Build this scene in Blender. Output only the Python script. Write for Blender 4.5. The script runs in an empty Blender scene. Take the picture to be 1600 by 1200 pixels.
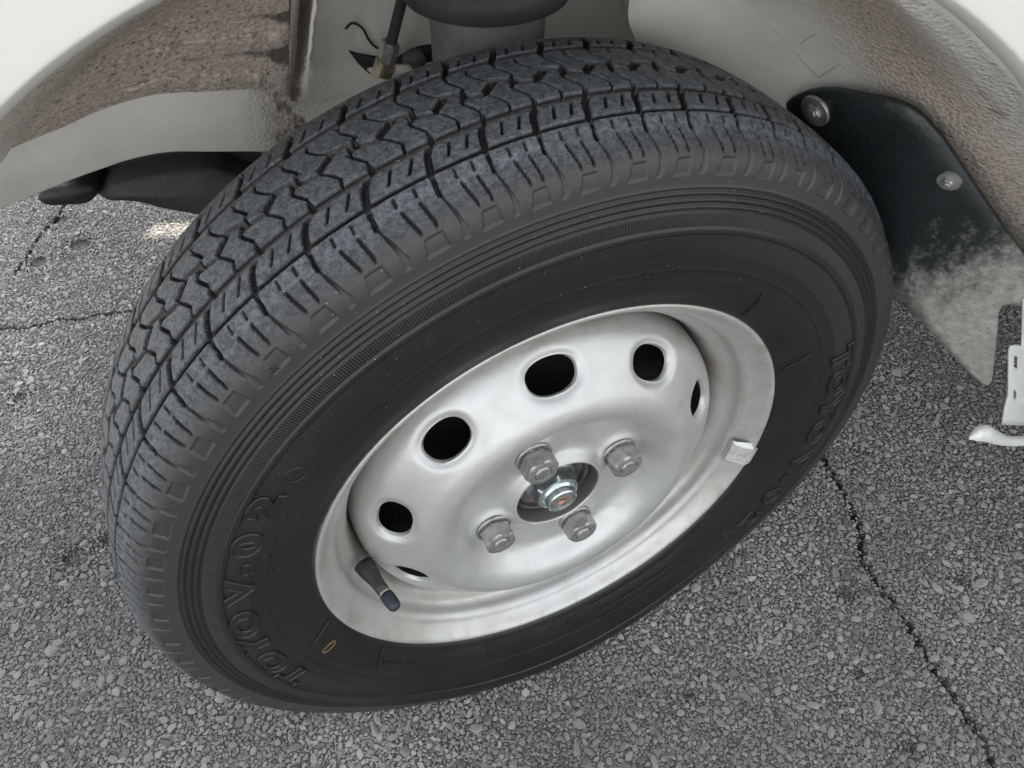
import bpy, bmesh, math, random
import numpy as np
from mathutils import Vector, Matrix
random.seed(7)
rng = np.random.default_rng(7)
SC = bpy.context.scene
COL = SC.collection
PI = math.pi

# ------------------------------------------------------------------ camera, sky, sun, exposure
H = 0.256                      # height of the wheel centre above the asphalt
CAM = np.array([-0.14893, -0.25291, 0.43705 + H])
CR = np.array([[0.91489845, -0.40368408, 0.0], [0.29823677, 0.67591557, 0.67393841], [0.2720582, 0.6165852, -0.73878754]])
FPX = 1200.2
cam = bpy.data.cameras.new('camera'); cam_ob = bpy.data.objects.new('camera', cam); COL.objects.link(cam_ob)
cam.sensor_width = 36.0; cam.lens = 36.0 * FPX / 1600.0; cam.clip_start = 0.01; cam.clip_end = 2000
mw = Matrix.Identity(4)
for i in range(3):
    mw[i][0], mw[i][1], mw[i][2], mw[i][3] = CR[0][i], CR[1][i], -CR[2][i], CAM[i]
cam_ob.matrix_world = mw
SC.camera = cam_ob

SUN_EL = math.radians(33.7)
SUN_AZ = math.radians(-33.0)                          # azimuth from the wheel axle (+Y) towards -X
world = bpy.data.worlds.new('World'); SC.world = world; world.use_nodes = True
wn = world.node_tree; wn.nodes.clear()
sky = wn.nodes.new('ShaderNodeTexSky'); sky.sky_type = 'NISHITA'; sky.sun_disc = False
sky.sun_elevation = SUN_EL; sky.sun_rotation = -SUN_AZ
sky.dust_density = 4.0; sky.air_density = 1.0; sky.ozone_density = 1.0
hs = wn.nodes.new('ShaderNodeHueSaturation'); hs.inputs['Saturation'].default_value = 0.14
bg = wn.nodes.new('ShaderNodeBackground'); bg.inputs['Strength'].default_value = 0.13
wo = wn.nodes.new('ShaderNodeOutputWorld')
wn.links.new(sky.outputs[0], hs.inputs['Color']); wn.links.new(hs.outputs[0], bg.inputs[0]); wn.links.new(bg.outputs[0], wo.inputs[0])
sun = bpy.data.lights.new('sun', 'SUN'); sun.energy = 3.2; sun.angle = math.radians(0.53); sun.color = (1.0, 0.91, 0.76)
sun_ob = bpy.data.objects.new('sun', sun); COL.objects.link(sun_ob)
sdir = Vector((-math.sin(SUN_AZ) * math.cos(SUN_EL), math.cos(SUN_AZ) * math.cos(SUN_EL), math.sin(SUN_EL)))
sun_ob.rotation_euler = sdir.to_track_quat('Z', 'Y').to_euler()
vs = SC.view_settings
vs.view_transform = 'Standard'; vs.look = 'None'; vs.gamma = 1.0; vs.use_curve_mapping = False
vs.exposure = 2.35

# ------------------------------------------------------------------ geometry helpers
DL = math.atan(0.3); CD, SD = math.cos(DL), math.sin(DL)     # the wheel is steered 17 degrees out of the body's side
def b2w(X, Y, Z):                                              # body coordinates (Y inwards from the side) to the world
    return (CD * X + SD * Y, -SD * X + CD * Y, Z + H)
def px_ray(px, py):
    d = np.array([(px - 800) / FPX, -(py - 600) / FPX, 1.0]) @ CR
    return d
OB = np.array([CD * CAM[0] - SD * CAM[1], SD * CAM[0] + CD * CAM[1], CAM[2] - H])
def sight(px, py, Y):
    """body-frame point of the plane Y metres inside the body side seen in that direction (survey of the photograph)"""
    d = px_ray(px, py); db = np.array([CD * d[0] - SD * d[1], SD * d[0] + CD * d[1], d[2]])
    t = (Y - OB[1]) / db[1]
    return OB + db * t
def sight_w(px, py, Y):
    return b2w(*sight(px, py, Y))
def sight_ground(px, py, z=0.0):
    d = px_ray(px, py); t = (z - CAM[2]) / d[2]
    return CAM + d * t
def catmull(pts, n):
    """resample a polyline with a centripetal-ish Catmull-Rom to n points"""
    P = np.asarray(pts, float); m = len(P)
    Q = np.vstack([2 * P[0] - P[1], P, 2 * P[-1] - P[-2]])
    L = np.r_[0, np.cumsum(np.linalg.norm(np.diff(P, axis=0), axis=1))]
    out = []
    for s in np.linspace(0, L[-1], n):
        i = min(max(np.searchsorted(L, s, side='right') - 1, 0), m - 2)
        t = (s - L[i]) / max(L[i + 1] - L[i], 1e-12)
        p0, p1, p2, p3 = Q[i], Q[i + 1], Q[i + 2], Q[i + 3]
        l1 = L[i + 1] - L[i]
        l0 = np.linalg.norm(p1 - p0) or l1; l2 = np.linalg.norm(p3 - p2) or l1
        m1 = (p2 - p0) / (l0 + l1) * l1; m2 = (p3 - p1) / (l1 + l2) * l1
        h = t * t
        out.append((2 * t * h - 3 * h + 1) * p1 + (t * h - 2 * h + t) * m1 + (-2 * t * h + 3 * h) * p2 + (t * h - h) * m2)
    return np.array(out)

ROOT = {}
def link(name, me, mat, parent=None, smooth=True, label=None):
    ob = bpy.data.objects.new(name, me); COL.objects.link(ob)
    if mat is not None and not me.materials: me.materials.append(mat)
    if parent is not None: ob.parent = parent
    if label: ob['label'] = label
    if smooth:
        me.polygons.foreach_set('use_smooth', [True] * len(me.polygons)); me.update()
    return ob
def mesh_from(name, verts, faces):
    me = bpy.data.meshes.new(name); me.from_pydata([tuple(v) for v in verts], [], faces); me.update(); return me
def grid_mesh(name, P, close_u=False, flip=False):
    """fast quad grid from an array (nu, nv, 3)"""
    nu, nv = P.shape[:2]
    iu = np.arange(nu if close_u else nu - 1); iv = np.arange(nv - 1)
    a = (iu[:, None] * nv + iv[None]).ravel(); b = (((iu + 1) % nu)[:, None] * nv + iv[None]).ravel()
    q = np.stack([a, b, b + 1, a + 1], 1)
    if flip: q = q[:, ::-1]
    me = bpy.data.meshes.new(name)
    me.vertices.add(nu * nv); me.vertices.foreach_set('co', P.reshape(-1).astype(np.float32))
    me.loops.add(q.size); me.loops.foreach_set('vertex_index', q.reshape(-1).astype(np.int32))
    me.polygons.add(len(q)); me.polygons.foreach_set('loop_start', np.arange(0, q.size, 4, dtype=np.int32))
    me.update(calc_edges=True); me.validate()
    return me
def set_attr(me, name, vals):
    at = me.attributes.new(name, 'FLOAT', 'POINT'); at.data.foreach_set('value', np.asarray(vals, np.float32).ravel())
def lathe(name, prof, n=96, axis_pt=(0, 0, H), twist=0.0, n_prof=None):
    """surface of revolution about the axle through axis_pt; prof = (r, y)"""
    pr = catmull(prof, n_prof) if n_prof else np.asarray(prof, float)
    th = np.linspace(0, 2 * PI, n, endpoint=False) + twist
    P = np.empty((n, len(pr), 3))
    P[..., 0] = np.cos(th)[:, None] * pr[:, 0] + axis_pt[0]; P[..., 2] = np.sin(th)[:, None] * pr[:, 0] + axis_pt[2]
    P[..., 1] = pr[:, 1] + axis_pt[1]
    return grid_mesh(name, P, close_u=True, flip=True)
def tube_mesh(name, path, rad, n=16, cap=True):
    path = np.asarray(path, float); m = len(path)
    rad = np.broadcast_to(np.asarray(rad, float), (m,))
    tan = np.gradient(path, axis=0); tan /= np.linalg.norm(tan, axis=1)[:, None]
    ref = np.array([0, 0, 1.0]) if abs(tan[0, 2]) < .9 else np.array([1.0, 0, 0])
    P = np.empty((n, m, 3)); prev = None
    for i in range(m):
        u = np.cross(tan[i], ref) if prev is None else prev - tan[i] * np.dot(prev, tan[i])
        u /= np.linalg.norm(u); w = np.cross(tan[i], u); prev = u
        for k in range(n):
            a = 2 * PI * k / n; P[k, i] = path[i] + rad[i] * (math.cos(a) * u + math.sin(a) * w)
    me = grid_mesh(name, P, close_u=True)
    if cap:
        bm = bmesh.new(); bm.from_mesh(me); bm.verts.ensure_lookup_table()
        bm.faces.new([bm.verts[k * m] for k in range(n)][::-1]); bm.faces.new([bm.verts[k * m + m - 1] for k in range(n)])
        bmesh.ops.recalc_face_normals(bm, faces=bm.faces); bm.to_mesh(me); bm.free()
    return me
def plate_mesh(name, outline, to3d, thick, holes=(), cuts=3, bevel=0.0):
    """flat outline (2D) mapped to space by to3d(x, y), given a real thickness"""
    bm = bmesh.new()
    edges = []
    for ring in [outline] + list(holes):
        vv = [bm.verts.new((x, y, 0)) for x, y in ring]
        edges += [bm.edges.new((vv[i], vv[(i + 1) % len(vv)])) for i in range(len(vv))]
    bmesh.ops.triangle_fill(bm, use_beauty=True, edges=edges)
    for _ in range(cuts):
        big = [e for e in bm.edges if not e.is_boundary]
        bmesh.ops.subdivide_edges(bm, edges=bm.edges[:], cuts=1, use_grid_fill=True)
    bmesh.ops.triangulate(bm, faces=bm.faces[:])
    for v in bm.verts: v.co = to3d(v.co.x, v.co.y)
    bmesh.ops.recalc_face_normals(bm, faces=bm.faces)
    # face the camera side, then thicken away from it
    c = sum((f.calc_center_median() for f in bm.faces), Vector()) / len(bm.faces)
    nrm = sum((f.normal * f.calc_area() for f in bm.faces), Vector())
    if nrm.dot(Vector(CAM) - c) < 0: bmesh.ops.reverse_faces(bm, faces=bm.faces[:])
    bm.normal_update()
    top = bm.faces[:]
    nv = {v: v.normal.copy() for v in bm.verts}
    ret = bmesh.ops.duplicate(bm, geom=bm.verts[:] + bm.edges[:] + bm.faces[:])
    mp = ret['vert_map']
    low = [g for g in ret['geom'] if isinstance(g, bmesh.types.BMFace)]
    for v, n in nv.items():
        mp[v].co = v.co - n * thick
    bmesh.ops.reverse_faces(bm, faces=low)
    for e in [e for e in bm.edges if e.is_boundary and e.verts[0] in nv]:
        a, b = e.verts
        f = e.link_faces[0] if e.link_faces else None
        try:
            nf = bm.faces.new((b, a, mp[a], mp[b]))
            nf.smooth = False
        except ValueError: pass
    bmesh.ops.recalc_face_normals(bm, faces=bm.faces)
    me = bpy.data.meshes.new(name); bm.to_mesh(me); bm.free(); return me
def auto_smooth(ob, deg=35):
    me = ob.data
    bm = bmesh.new(); bm.from_mesh(me)
    for e in bm.edges:
        if len(e.link_faces) == 2 and e.calc_face_angle(0) > math.radians(deg): e.smooth = False
    for f in bm.faces: f.smooth = True
    bm.to_mesh(me); bm.free()

# ------------------------------------------------------------------ materials
def srgb(*c):
    return tuple((x / 255 / 12.92 if x / 255 <= .04045 else ((x / 255 + .055) / 1.055) ** 2.4) for x in c) + (1.0,)
class NT:
    def __init__(s, name):
        s.m = bpy.data.materials.new(name); s.m.use_nodes = True; s.t = s.m.node_tree; s.t.nodes.clear()
        s.out = s.add('ShaderNodeOutputMaterial'); s.b = s.add('ShaderNodeBsdfPrincipled'); s.link(s.b.outputs[0], s.out.inputs[0])
    def add(s, t, **k):
        n = s.t.nodes.new(t)
        for a, v in k.items(): setattr(n, a, v)
        return n
    def link(s, a, b): s.t.links.new(a, b)
    def val(s, x, inp):
        if hasattr(x, 'is_output') or isinstance(x, bpy.types.NodeSocket): s.link(x, inp)
        else: inp.default_value = x
    def math(s, op, a, b=0.0, c=0.0, clamp=False):
        n = s.add('ShaderNodeMath', operation=op, use_clamp=clamp)
        s.val(a, n.inputs[0]); s.val(b, n.inputs[1]); s.val(c, n.inputs[2]); return n.outputs[0]
    def coord(s): return s.add('ShaderNodeTexCoord').outputs['Object']
    def noise(s, scale, detail=4, rough=.55, vec=None, dist=0.0):
        n = s.add('ShaderNodeTexNoise'); n.inputs['Scale'].default_value = scale; n.inputs['Detail'].default_value = detail
        n.inputs['Roughness'].default_value = rough; n.inputs['Distortion'].default_value = dist
        s.link(vec if vec is not None else s.coord(), n.inputs['Vector']); return n.outputs[0]
    def voro(s, scale, feature='F1', vec=None, rand=1.0):
        n = s.add('ShaderNodeTexVoronoi', feature=feature); n.inputs['Scale'].default_value = scale; n.inputs['Randomness'].default_value = rand
        s.link(vec if vec is not None else s.coord(), n.inputs['Vector']); return n
    def ramp(s, fac, a, b, lo=0.0, hi=1.0):
        n = s.add('ShaderNodeMapRange', interpolation_type='SMOOTHSTEP'); s.val(fac, n.inputs[0])
        n.inputs[1].default_value = a; n.inputs[2].default_value = b; n.inputs[3].default_value = lo; n.inputs[4].default_value = hi
        return n.outputs[0]
    def mix(s, f, a, b):
        n = s.add('ShaderNodeMix', data_type='RGBA'); s.val(f, n.inputs[0]); s.val(a, n.inputs[6]); s.val(b, n.inputs[7]); return n.outputs[2]
    def attr(s, name): return s.add('ShaderNodeAttribute', attribute_name=name).outputs['Fac']
    def bump(s, h, dist, strength=1.0, normal=None):
        n = s.add('ShaderNodeBump'); n.inputs['Distance'].default_value = dist; n.inputs['Strength'].default_value = strength
        s.link(h, n.inputs['Height'])
        if normal is not None: s.link(normal, n.inputs['Normal'])
        return n.outputs[0]
    def set(s, **k):
        names = dict(color='Base Color', rough='Roughness', metal='Metallic', spec='Specular IOR Level', coat='Coat Weight', coat_rough='Coat Roughness', normal='Normal')
        for a, v in k.items(): s.val(v, s.b.inputs[names[a]])
        return s.m

def simple(name, col, rough=.5, metal=0.0, bump=0.0, scale=400, vary=.15, spec=.5, coat=0.0):
    n = NT(name)
    dark = tuple(c * (1 - vary) for c in col[:3]) + (1,); lite = tuple(min(1, c * (1 + vary)) for c in col[:3]) + (1,)
    f = n.ramp(n.noise(scale * .15, 5), .35, .65)
    n.set(color=n.mix(f, dark, lite), rough=rough, metal=metal, spec=spec, coat=coat)
    if bump: n.set(normal=n.bump(n.noise(scale, 5), bump))
    return n.m

def m_white():
    n = NT('white_paint')
    n.set(color=(.65, .655, .62, 1), rough=.28, coat=.6, coat_rough=.05)
    return n.m
def m_rubber():
    n = NT('tyre_rubber')
    tread, groove = n.attr('tread'), n.attr('groove')
    co = n.coord()
    sep = n.add('ShaderNodeSeparateXYZ'); n.link(co, sep.inputs[0])
    rr = n.math('SQRT', n.math('ADD', n.math('MULTIPLY', sep.outputs[0], sep.outputs[0]), n.math('MULTIPLY', sep.outputs[2], sep.outputs[2])))
    th = n.math('ARCTAN2', sep.outputs[2], sep.outputs[0])
    side = n.mix(n.ramp(n.noise(22, 5), .3, .7), (.0075, .0067, .0063, 1), (.0130, .0115, .0105, 1))
    worn = n.mix(n.ramp(n.noise(330, 8, .72), .36, .66), (.046, .052, .059, 1), (.150, .163, .176, 1))
    col = n.mix(tread, side, worn)
    # pale scuffs along the shoulder where the tread meets the kerb side
    sc = n.math('MULTIPLY', n.attr('scuff'), n.math('MULTIPLY', n.ramp(n.noise(420, 6, .7), .52, .68), n.ramp(n.noise(60, 3), .42, .62)))
    col = n.mix(n.math('MULTIPLY', sc, .55), col, (.30, .32, .33, 1))
    # brown dust on the groove floors, coloured darker to deepen the grooves' shadow
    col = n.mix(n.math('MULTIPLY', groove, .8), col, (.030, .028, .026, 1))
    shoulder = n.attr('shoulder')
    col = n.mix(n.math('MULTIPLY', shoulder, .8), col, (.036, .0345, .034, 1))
    # specks of dust
    v = n.voro(330); sp = n.ramp(v.outputs['Distance'], .06, .13, 1.0, 0.0)
    wn_ = n.add('ShaderNodeTexWhiteNoise'); n.link(v.outputs['Position'], wn_.inputs['Vector'])
    sp = n.math('MULTIPLY', sp, n.math('GREATER_THAN', wn_.outputs[0], .80))
    sp = n.math('MULTIPLY', sp, n.ramp(n.noise(30, 2), .36, .58))
    col = n.mix(n.math('MULTIPLY', sp, .8), col, (.38, .36, .32, 1))
    # chafed bead beside the rim lip
    bead = n.math('MULTIPLY', n.ramp(rr, .1720, .1745, 1, 0), n.math('MULTIPLY', n.ramp(th, 1.25, 1.6), n.ramp(th, 2.7, 3.0, 1, 0)))
    bsp = n.ramp(n.math('ADD', n.noise(1100, 3, .7), n.ramp(rr, .1675, .1715, .10, -.08)), .54, .62)
    col = n.mix(n.math('MULTIPLY', bead, .7), col, (.008, .008, .009, 1))
    col = n.mix(n.math('MULTIPLY', bead, n.math('MULTIPLY', bsp, .55)), col, (.36, .36, .35, 1))
    rough = n.mix(tread, (.43, .43, .43, 1), (.58, .58, .58, 1))
    # fine radial serrations in two bands of the sidewall, plain over the lettering
    saw = n.math('SINE', n.math('MULTIPLY', th, 980))
    b1 = n.math('MULTIPLY', n.math('GREATER_THAN', rr, .2232), n.math('LESS_THAN', rr, .2300))
    b2 = n.math('MULTIPLY', n.math('GREATER_THAN', rr, .2060), n.math('LESS_THAN', rr, .2186))
    band = n.math('MULTIPLY', n.math('ADD', b1, n.math('MULTIPLY', b2, .7)), n.math('GREATER_THAN', n.math('MULTIPLY', sep.outputs[1], -1), -.004))
    nb = n.bump(n.math('MULTIPLY', saw, band), .00018)
    fine = n.math('MULTIPLY', n.noise(900, 5, .6), n.math('ADD', n.math('MULTIPLY', tread, .9), .12))
    nb2 = n.bump(fine, .0013, normal=nb)
    n.set(color=col, rough=rough, spec=.5, normal=nb2)
    return n.m
def m_silver():
    n = NT('silver_wheel_paint')
    co = n.coord()
    f = n.ramp(n.noise(9, 5), .3, .7)
    col = n.mix(f, (.48, .485, .475, 1), (.55, .556, .545, 1))
    sep = n.add('ShaderNodeSeparateXYZ'); n.link(co, sep.inputs[0])
    rr = n.math('SQRT', n.math('ADD', n.math('MULTIPLY', sep.outputs[0], sep.outputs[0]), n.math('MULTIPLY', sep.outputs[2], sep.outputs[2])))
    # brown grime in the angle between disc and rim and specks near the lip
    gr = n.math('MULTIPLY', n.math('MULTIPLY', n.ramp(rr, .126, .134), n.ramp(rr, .138, .148, 1, 0)), n.ramp(n.noise(26, 5, .65), .42, .7))
    col = n.mix(n.math('MULTIPLY', gr, .65), col, (.30, .25, .19, 1))
    lip = n.math('MULTIPLY', n.ramp(rr, .155, .163), n.ramp(n.noise(60, 6, .7), .50, .68))
    col = n.mix(n.math('MULTIPLY', lip, .5), col, (.34, .28, .20, 1))
    col = n.mix(n.math('MULTIPLY', n.ramp(rr, .0305, .0311, 1, 0), .85), col, (.13, .115, .10, 1))
    film = n.math('MULTIPLY', n.ramp(rr, .128, .140), n.ramp(n.noise(17, 6, .7, dist=.6), .40, .66))
    col = n.mix(n.math('MULTIPLY', film, .45), col, (.40, .37, .31, 1))
    film2 = n.ramp(n.noise(34, 7, .72), .50, .74)
    col = n.mix(n.math('MULTIPLY', film2, .22), col, (.33, .31, .28, 1))
    sx_ = n.add('ShaderNodeMapping'); n.link(co, sx_.inputs[0]); sx_.inputs['Scale'].default_value = (40, 40, 900); sx_.inputs['Rotation'].default_value = (0, .7, 0)
    scr = n.math('MULTIPLY', n.ramp(n.noise(1.0, 3, .5, vec=sx_.outputs[0]), .66, .70), n.ramp(n.noise(50, 2), .56, .66))
    col = n.mix(n.math('MULTIPLY', scr, .5), col, (.20, .20, .19, 1))
    v = n.voro(160); wn_ = n.add('ShaderNodeTexWhiteNoise'); n.link(v.outputs['Position'], wn_.inputs['Vector'])
    sp = n.math('MULTIPLY', n.ramp(v.outputs['Distance'], .05, .09, 1, 0), n.math('GREATER_THAN', wn_.outputs[0], .93))
    col = n.mix(n.math('MULTIPLY', sp, .8), col, (.10, .10, .10, 1))
    nb = n.bump(n.noise(38, 4, .5), .0007)
    nb = n.bump(n.noise(1400, 2), .00006, normal=nb)
    n.set(color=col, metal=.52, rough=n.ramp(n.noise(70, 4), .3, .7, .36, .48), normal=nb, coat=.08, coat_rough=.3)
    return n.m
def m_liner(dirty):
    n = NT('splashed_arch_paint' if dirty else 'dull_inner_paint')
    co = n.coord()
    base = n.mix(n.ramp(n.noise(14, 5), .3, .7), (.54, .525, .475, 1), (.64, .625, .575, 1))
    big = n.noise(9, 6, .6, dist=.4); mid = n.noise(55, 6, .7); fine = n.noise(420, 5, .7)
    dirt = n.attr('dirt')
    k = n.math('ADD', n.math('MULTIPLY', dirt, 1.25), n.math('SUBTRACT', n.math('ADD', n.math('MULTIPLY', big, .5), n.math('MULTIPLY', mid, .75)), .78))
    f = n.ramp(k, .1, .75)
    col = n.mix(f, base, n.mix(n.ramp(fine, .35, .65), (.35, .305, .26, 1), (.55, .49, .42, 1)))
    spots = n.math('MULTIPLY', n.ramp(n.noise(380, 4, .65), .58, .66), n.ramp(k, .2, .8))
    col = n.mix(n.math('MULTIPLY', spots, .8), col, (.045, .036, .03, 1))
    deep = n.ramp(n.math('ADD', n.attr('grime_shade'), n.math('MULTIPLY', n.math('SUBTRACT', mid, .5), 1.6)), .45, .8)
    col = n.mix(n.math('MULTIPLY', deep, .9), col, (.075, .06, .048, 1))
    h = n.math('ADD', n.math('MULTIPLY', n.voro(330).outputs['Distance'], .5), n.math('MULTIPLY', n.noise(480, 5, .65), 1.0))
    tex = n.math('MULTIPLY', h, n.math('ADD', n.math('MULTIPLY', n.attr('stipple'), 1.0), .03))
    n.set(color=col, rough=n.ramp(k, .1, .8, .5, .75), normal=n.bump(tex, .0028), spec=.45)
    return n.m
def m_guard():
    n = NT('black_guard_plastic')
    co = n.coord()
    mud = n.attr('mud')
    mpv = n.add('ShaderNodeMapping'); n.link(co, mpv.inputs[0]); mpv.inputs['Scale'].default_value = (75, 75, 34)
    k = n.math('ADD', mud, n.math('ADD', n.math('MULTIPLY', n.math('SUBTRACT', n.noise(1.0, 9, .75, vec=mpv.outputs[0]), .5), 1.7), n.math('MULTIPLY', n.math('SUBTRACT', n.noise(330, 4, .7), .5), .45)))
    f = n.ramp(k, .08, .88)
    base = n.mix(n.ramp(n.noise(18, 4), .3, .7), (.010, .0135, .0145, 1), (.020, .0255, .027, 1))
    col = n.mix(f, base, n.mix(n.ramp(n.noise(160, 5, .7), .3, .7), (.24, .24, .22, 1), (.36, .355, .325, 1)))
    col = n.mix(n.math('MULTIPLY', n.ramp(n.noise(300, 5, .7), .6, .7), f), col, (.03, .03, .03, 1))
    n.set(color=col, rough=n.ramp(f, 0, 1, .42, .9), normal=n.bump(n.noise(200, 5), .0006))
    return n.m
def m_stone():
    n = NT('asphalt_stone')
    oi = n.add('ShaderNodeObjectInfo')
    r = oi.outputs['Random']
    cr = n.add('ShaderNodeValToRGB'); n.link(r, cr.inputs[0])
    e = cr.color_ramp.elements; e[0].position = 0; e[0].color = (.20, .20, .20, 1); e[1].position = 1; e[1].color = (.68, .675, .65, 1)
    for p_, c in ((.2, (.38, .38, .375, 1)), (.5, (.53, .525, .51, 1)), (.66, (.43, .415, .41, 1)), (.82, (.57, .58, .57, 1)), (.95, (.61, .61, .585, 1))):
        q = e.new(p_); q.color = c
    nz = n.noise(240, 6, .7)
    col = n.mix(n.ramp(nz, .3, .7), n.mix(.45, cr.outputs[0], (.16, .16, .155, 1)), cr.outputs[0])
    # bitumen film still clinging to the stones in darker patches of the lot
    geo = n.add('ShaderNodeNewGeometry')
    pt = n.noise(2.2, 4, .6, vec=geo.outputs['Position'])
    col = n.mix(n.math('MULTIPLY', n.ramp(pt, .38, .62), .48), col, (.13, .126, .128, 1))
    n.set(color=col, rough=.72, spec=.4, normal=n.bump(n.noise(520, 5, .7), .0008))
    return n.m
def m_bitumen():
    n = NT('asphalt_binder')
    co = n.coord()
    v = n.voro(620, vec=co); c = n.add('ShaderNodeSeparateColor'); n.link(v.outputs['Color'], c.inputs[0])
    grain = n.mix(n.ramp(c.outputs[0], .3, 1), (.13, .13, .128, 1), (.52, .515, .49, 1))
    big = n.ramp(n.noise(2.6, 5, .6), .38, .62)
    col = n.mix(n.ramp(v.outputs['Distance'], .45, .75), grain, (.05, .05, .049, 1))
    col = n.mix(n.math('MULTIPLY', big, .35), col, (.10, .10, .10, 1))
    c3 = n.add('ShaderNodeSeparateColor'); n.link(n.voro(300, vec=co).outputs['Color'], c3.inputs[0])
    col = n.mix(n.attr('open'), col, n.mix(c3.outputs[0], (.12, .12, .119, 1), (.42, .415, .40, 1)))
    col = n.mix(n.attr('crack'), col, (.028, .027, .026, 1))
    h = n.math('ADD', n.math('MULTIPLY', v.outputs['Distance'], -1.0), n.math('MULTIPLY', n.noise(900, 4), .5))
    n.set(color=col, rough=.8, spec=.35, normal=n.bump(h, .0022))
    return n.m

def m_nut():
    n = NT('dull_zinc')
    g = n.math('MULTIPLY', n.attr('dark_ring'), n.ramp(n.noise(500, 4), .3, .6, .55, 1.0))
    f = n.ramp(n.noise(260, 6, .7), .35, .65)
    col = n.mix(f, (.28, .28, .275, 1), (.42, .42, .41, 1))
    col = n.mix(g, col, (.035, .032, .030, 1))
    n.set(color=col, metal=n.math('SUBTRACT', .7, n.math('MULTIPLY', g, .6)), rough=n.ramp(f, 0, 1, .34, .46))
    return n.m
M = dict(white=m_white(), rubber=m_rubber(), silver=m_silver(), liner=m_liner(True), guard=m_guard(), stone=m_stone(), bitumen=m_bitumen(),
         nut=m_nut(),
         chrome=simple('bright_zinc', (.60, .68, .68), .20, .9, .0002, 300, .12),
         rust=simple('rusty_steel', (.30, .20, .15), .6, .5, .0006, 1500, .55),
         hub=simple('grimy_hub_steel', (.13, .118, .108), .48, .5, .0006, 500, .35),
         drum=simple('black_drum', (.012, .013, .015), .6, 0, .0005, 300, .3),
         black=simple('black_underbody', (.012, .0125, .013), .5, 0, .0008, 160, .35),
         arm=simple('dusty_black_arm', (.034, .032, .030), .6, 0, .0008, 160, .3),
         valve=simple('valve_rubber', (.016, .016, .018), .42, 0, .0003, 400, .2),
         cap=simple('blue_black_cap', (.014, .022, .034), .38, 0, .0004, 900, .3),
         brass=simple('brass', (.34, .30, .21), .38, .8, .0002, 500, .2),
         weight=simple('lead_weight', (.55, .56, .54), .42, .4, .0012, 260, .18),
         letter=simple('letter_rubber', (.0125, .0112, .0105), .42, 0, .0004, 300, .2),
         yellow=simple('yellow_ring_paint', (.22, .14, .05), .55, 0, .0005, 500, .3),
         cup=simple('strut_cup_paint', (.028, .031, .033), .7, 0, .001, 120, .35),
         strut=simple('dusty_strut', (.125, .125, .122), .6, 0, .001, 120, .35),
         bracket=simple('sill_paint', (.72, .735, .71), .35, 0, .0006, 60, .07, coat=.3))

# ------------------------------------------------------------------ the vehicle
van = bpy.data.objects.new('van', None); COL.objects.link(van)
van['label'] = 'white van seen close at its steered steel wheel, standing on worn asphalt'
van['category'] = 'van'

# ---- body shell: side panel with the wheel arch, roof and far side (they cast the shade the wheel stands in)
ACX, ACZ, AR = -0.0265, 0.012, 0.3465        # arch circle in the body side
def body_shell():
    phi = np.linspace(math.radians(20), math.radians(158), 96)
    rows = []
    for r, y in ((AR - .0035, .012), (AR - .0030, .004), (AR, 0.0), (AR + .0005, -.0007), (AR + .0012, -.0010), (AR + .0020, -.0011), (AR + .006, -.0011), (AR + .02, -.0012), (AR + .06, -.0013)):
        rows.append([(ACX + r * math.cos(a), y, ACZ + r * math.sin(a)) for a in phi])
    x0, x1, z0, z1 = -0.62, 2.65, -0.01, 0.60
    outer = []
    for a in phi:
        c, s = math.cos(a), math.sin(a)
        t = 9.0
        if c > 1e-6: t = min(t, (0.62 - ACX) / c)
        if c < -1e-6: t = min(t, (x0 - ACX) / c)
        if s > 1e-6: t = min(t, (z1 - ACZ) / s)
        if s < -1e-6: t = min(t, (z0 - ACZ) / s) if (z0 - ACZ) / s > AR + .07 else min(t, AR + .1)
        t = max(t, AR + .1)
        outer.append((ACX + t * c, -.0013, ACZ + t * s))
    for f in (.25, .5, .75, 1):
        rows.append([tuple(np.array(rows[8][i]) * (1 - f) + np.array(outer[i]) * f) for i in range(len(phi))])
    P = np.array([[b2w(*p) for p in row] for row in rows]).transpose(1, 0, 2)
    return grid_mesh('fender', P)
fender = link('fender', body_shell(), M['white'], van)
def side_piece(name, outline):
    return link(name, plate_mesh(name, outline, lambda x, z: Vector(b2w(x, -.0013, z)), .0012, cuts=2), M['white'], van)
a20, a158 = math.radians(20), math.radians(158)
side_piece('rocker_panel', [(ACX + AR * math.cos(a20), ACZ + AR * math.sin(a20)), (.318, .09), (.345, .045), (.375, -.02), (.629, -.02), (.629, ACZ + (.62 - ACX) * math.tan(a20) - .001)])
side_piece('bumper_corner', [(ACX + AR * math.cos(a158), ACZ + AR * math.sin(a158)), (-.352, .11), (-.362, .06), (-.619, .06), (-.619, ACZ + (.62 + ACX) * math.tan(math.radians(22)) - .012)])
def boxes_mesh(name, boxes):
    bm = bmesh.new()
    for (x0, x1, y0, y1, z0, z1) in boxes:
        vv = [bm.verts.new(b2w(x, y, z)) for x in (x0, x1) for y in (y0, y1) for z in (z0, z1)]
        for q in ((0, 1, 3, 2), (4, 6, 7, 5), (0, 4, 5, 1), (2, 3, 7, 6), (0, 2, 6, 4), (1, 5, 7, 3)):
            bm.faces.new([vv[i] for i in q])
    bmesh.ops.recalc_face_normals(bm, faces=bm.faces)
    me = bpy.data.meshes.new(name); bm.to_mesh(me); bm.free(); return me
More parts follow.
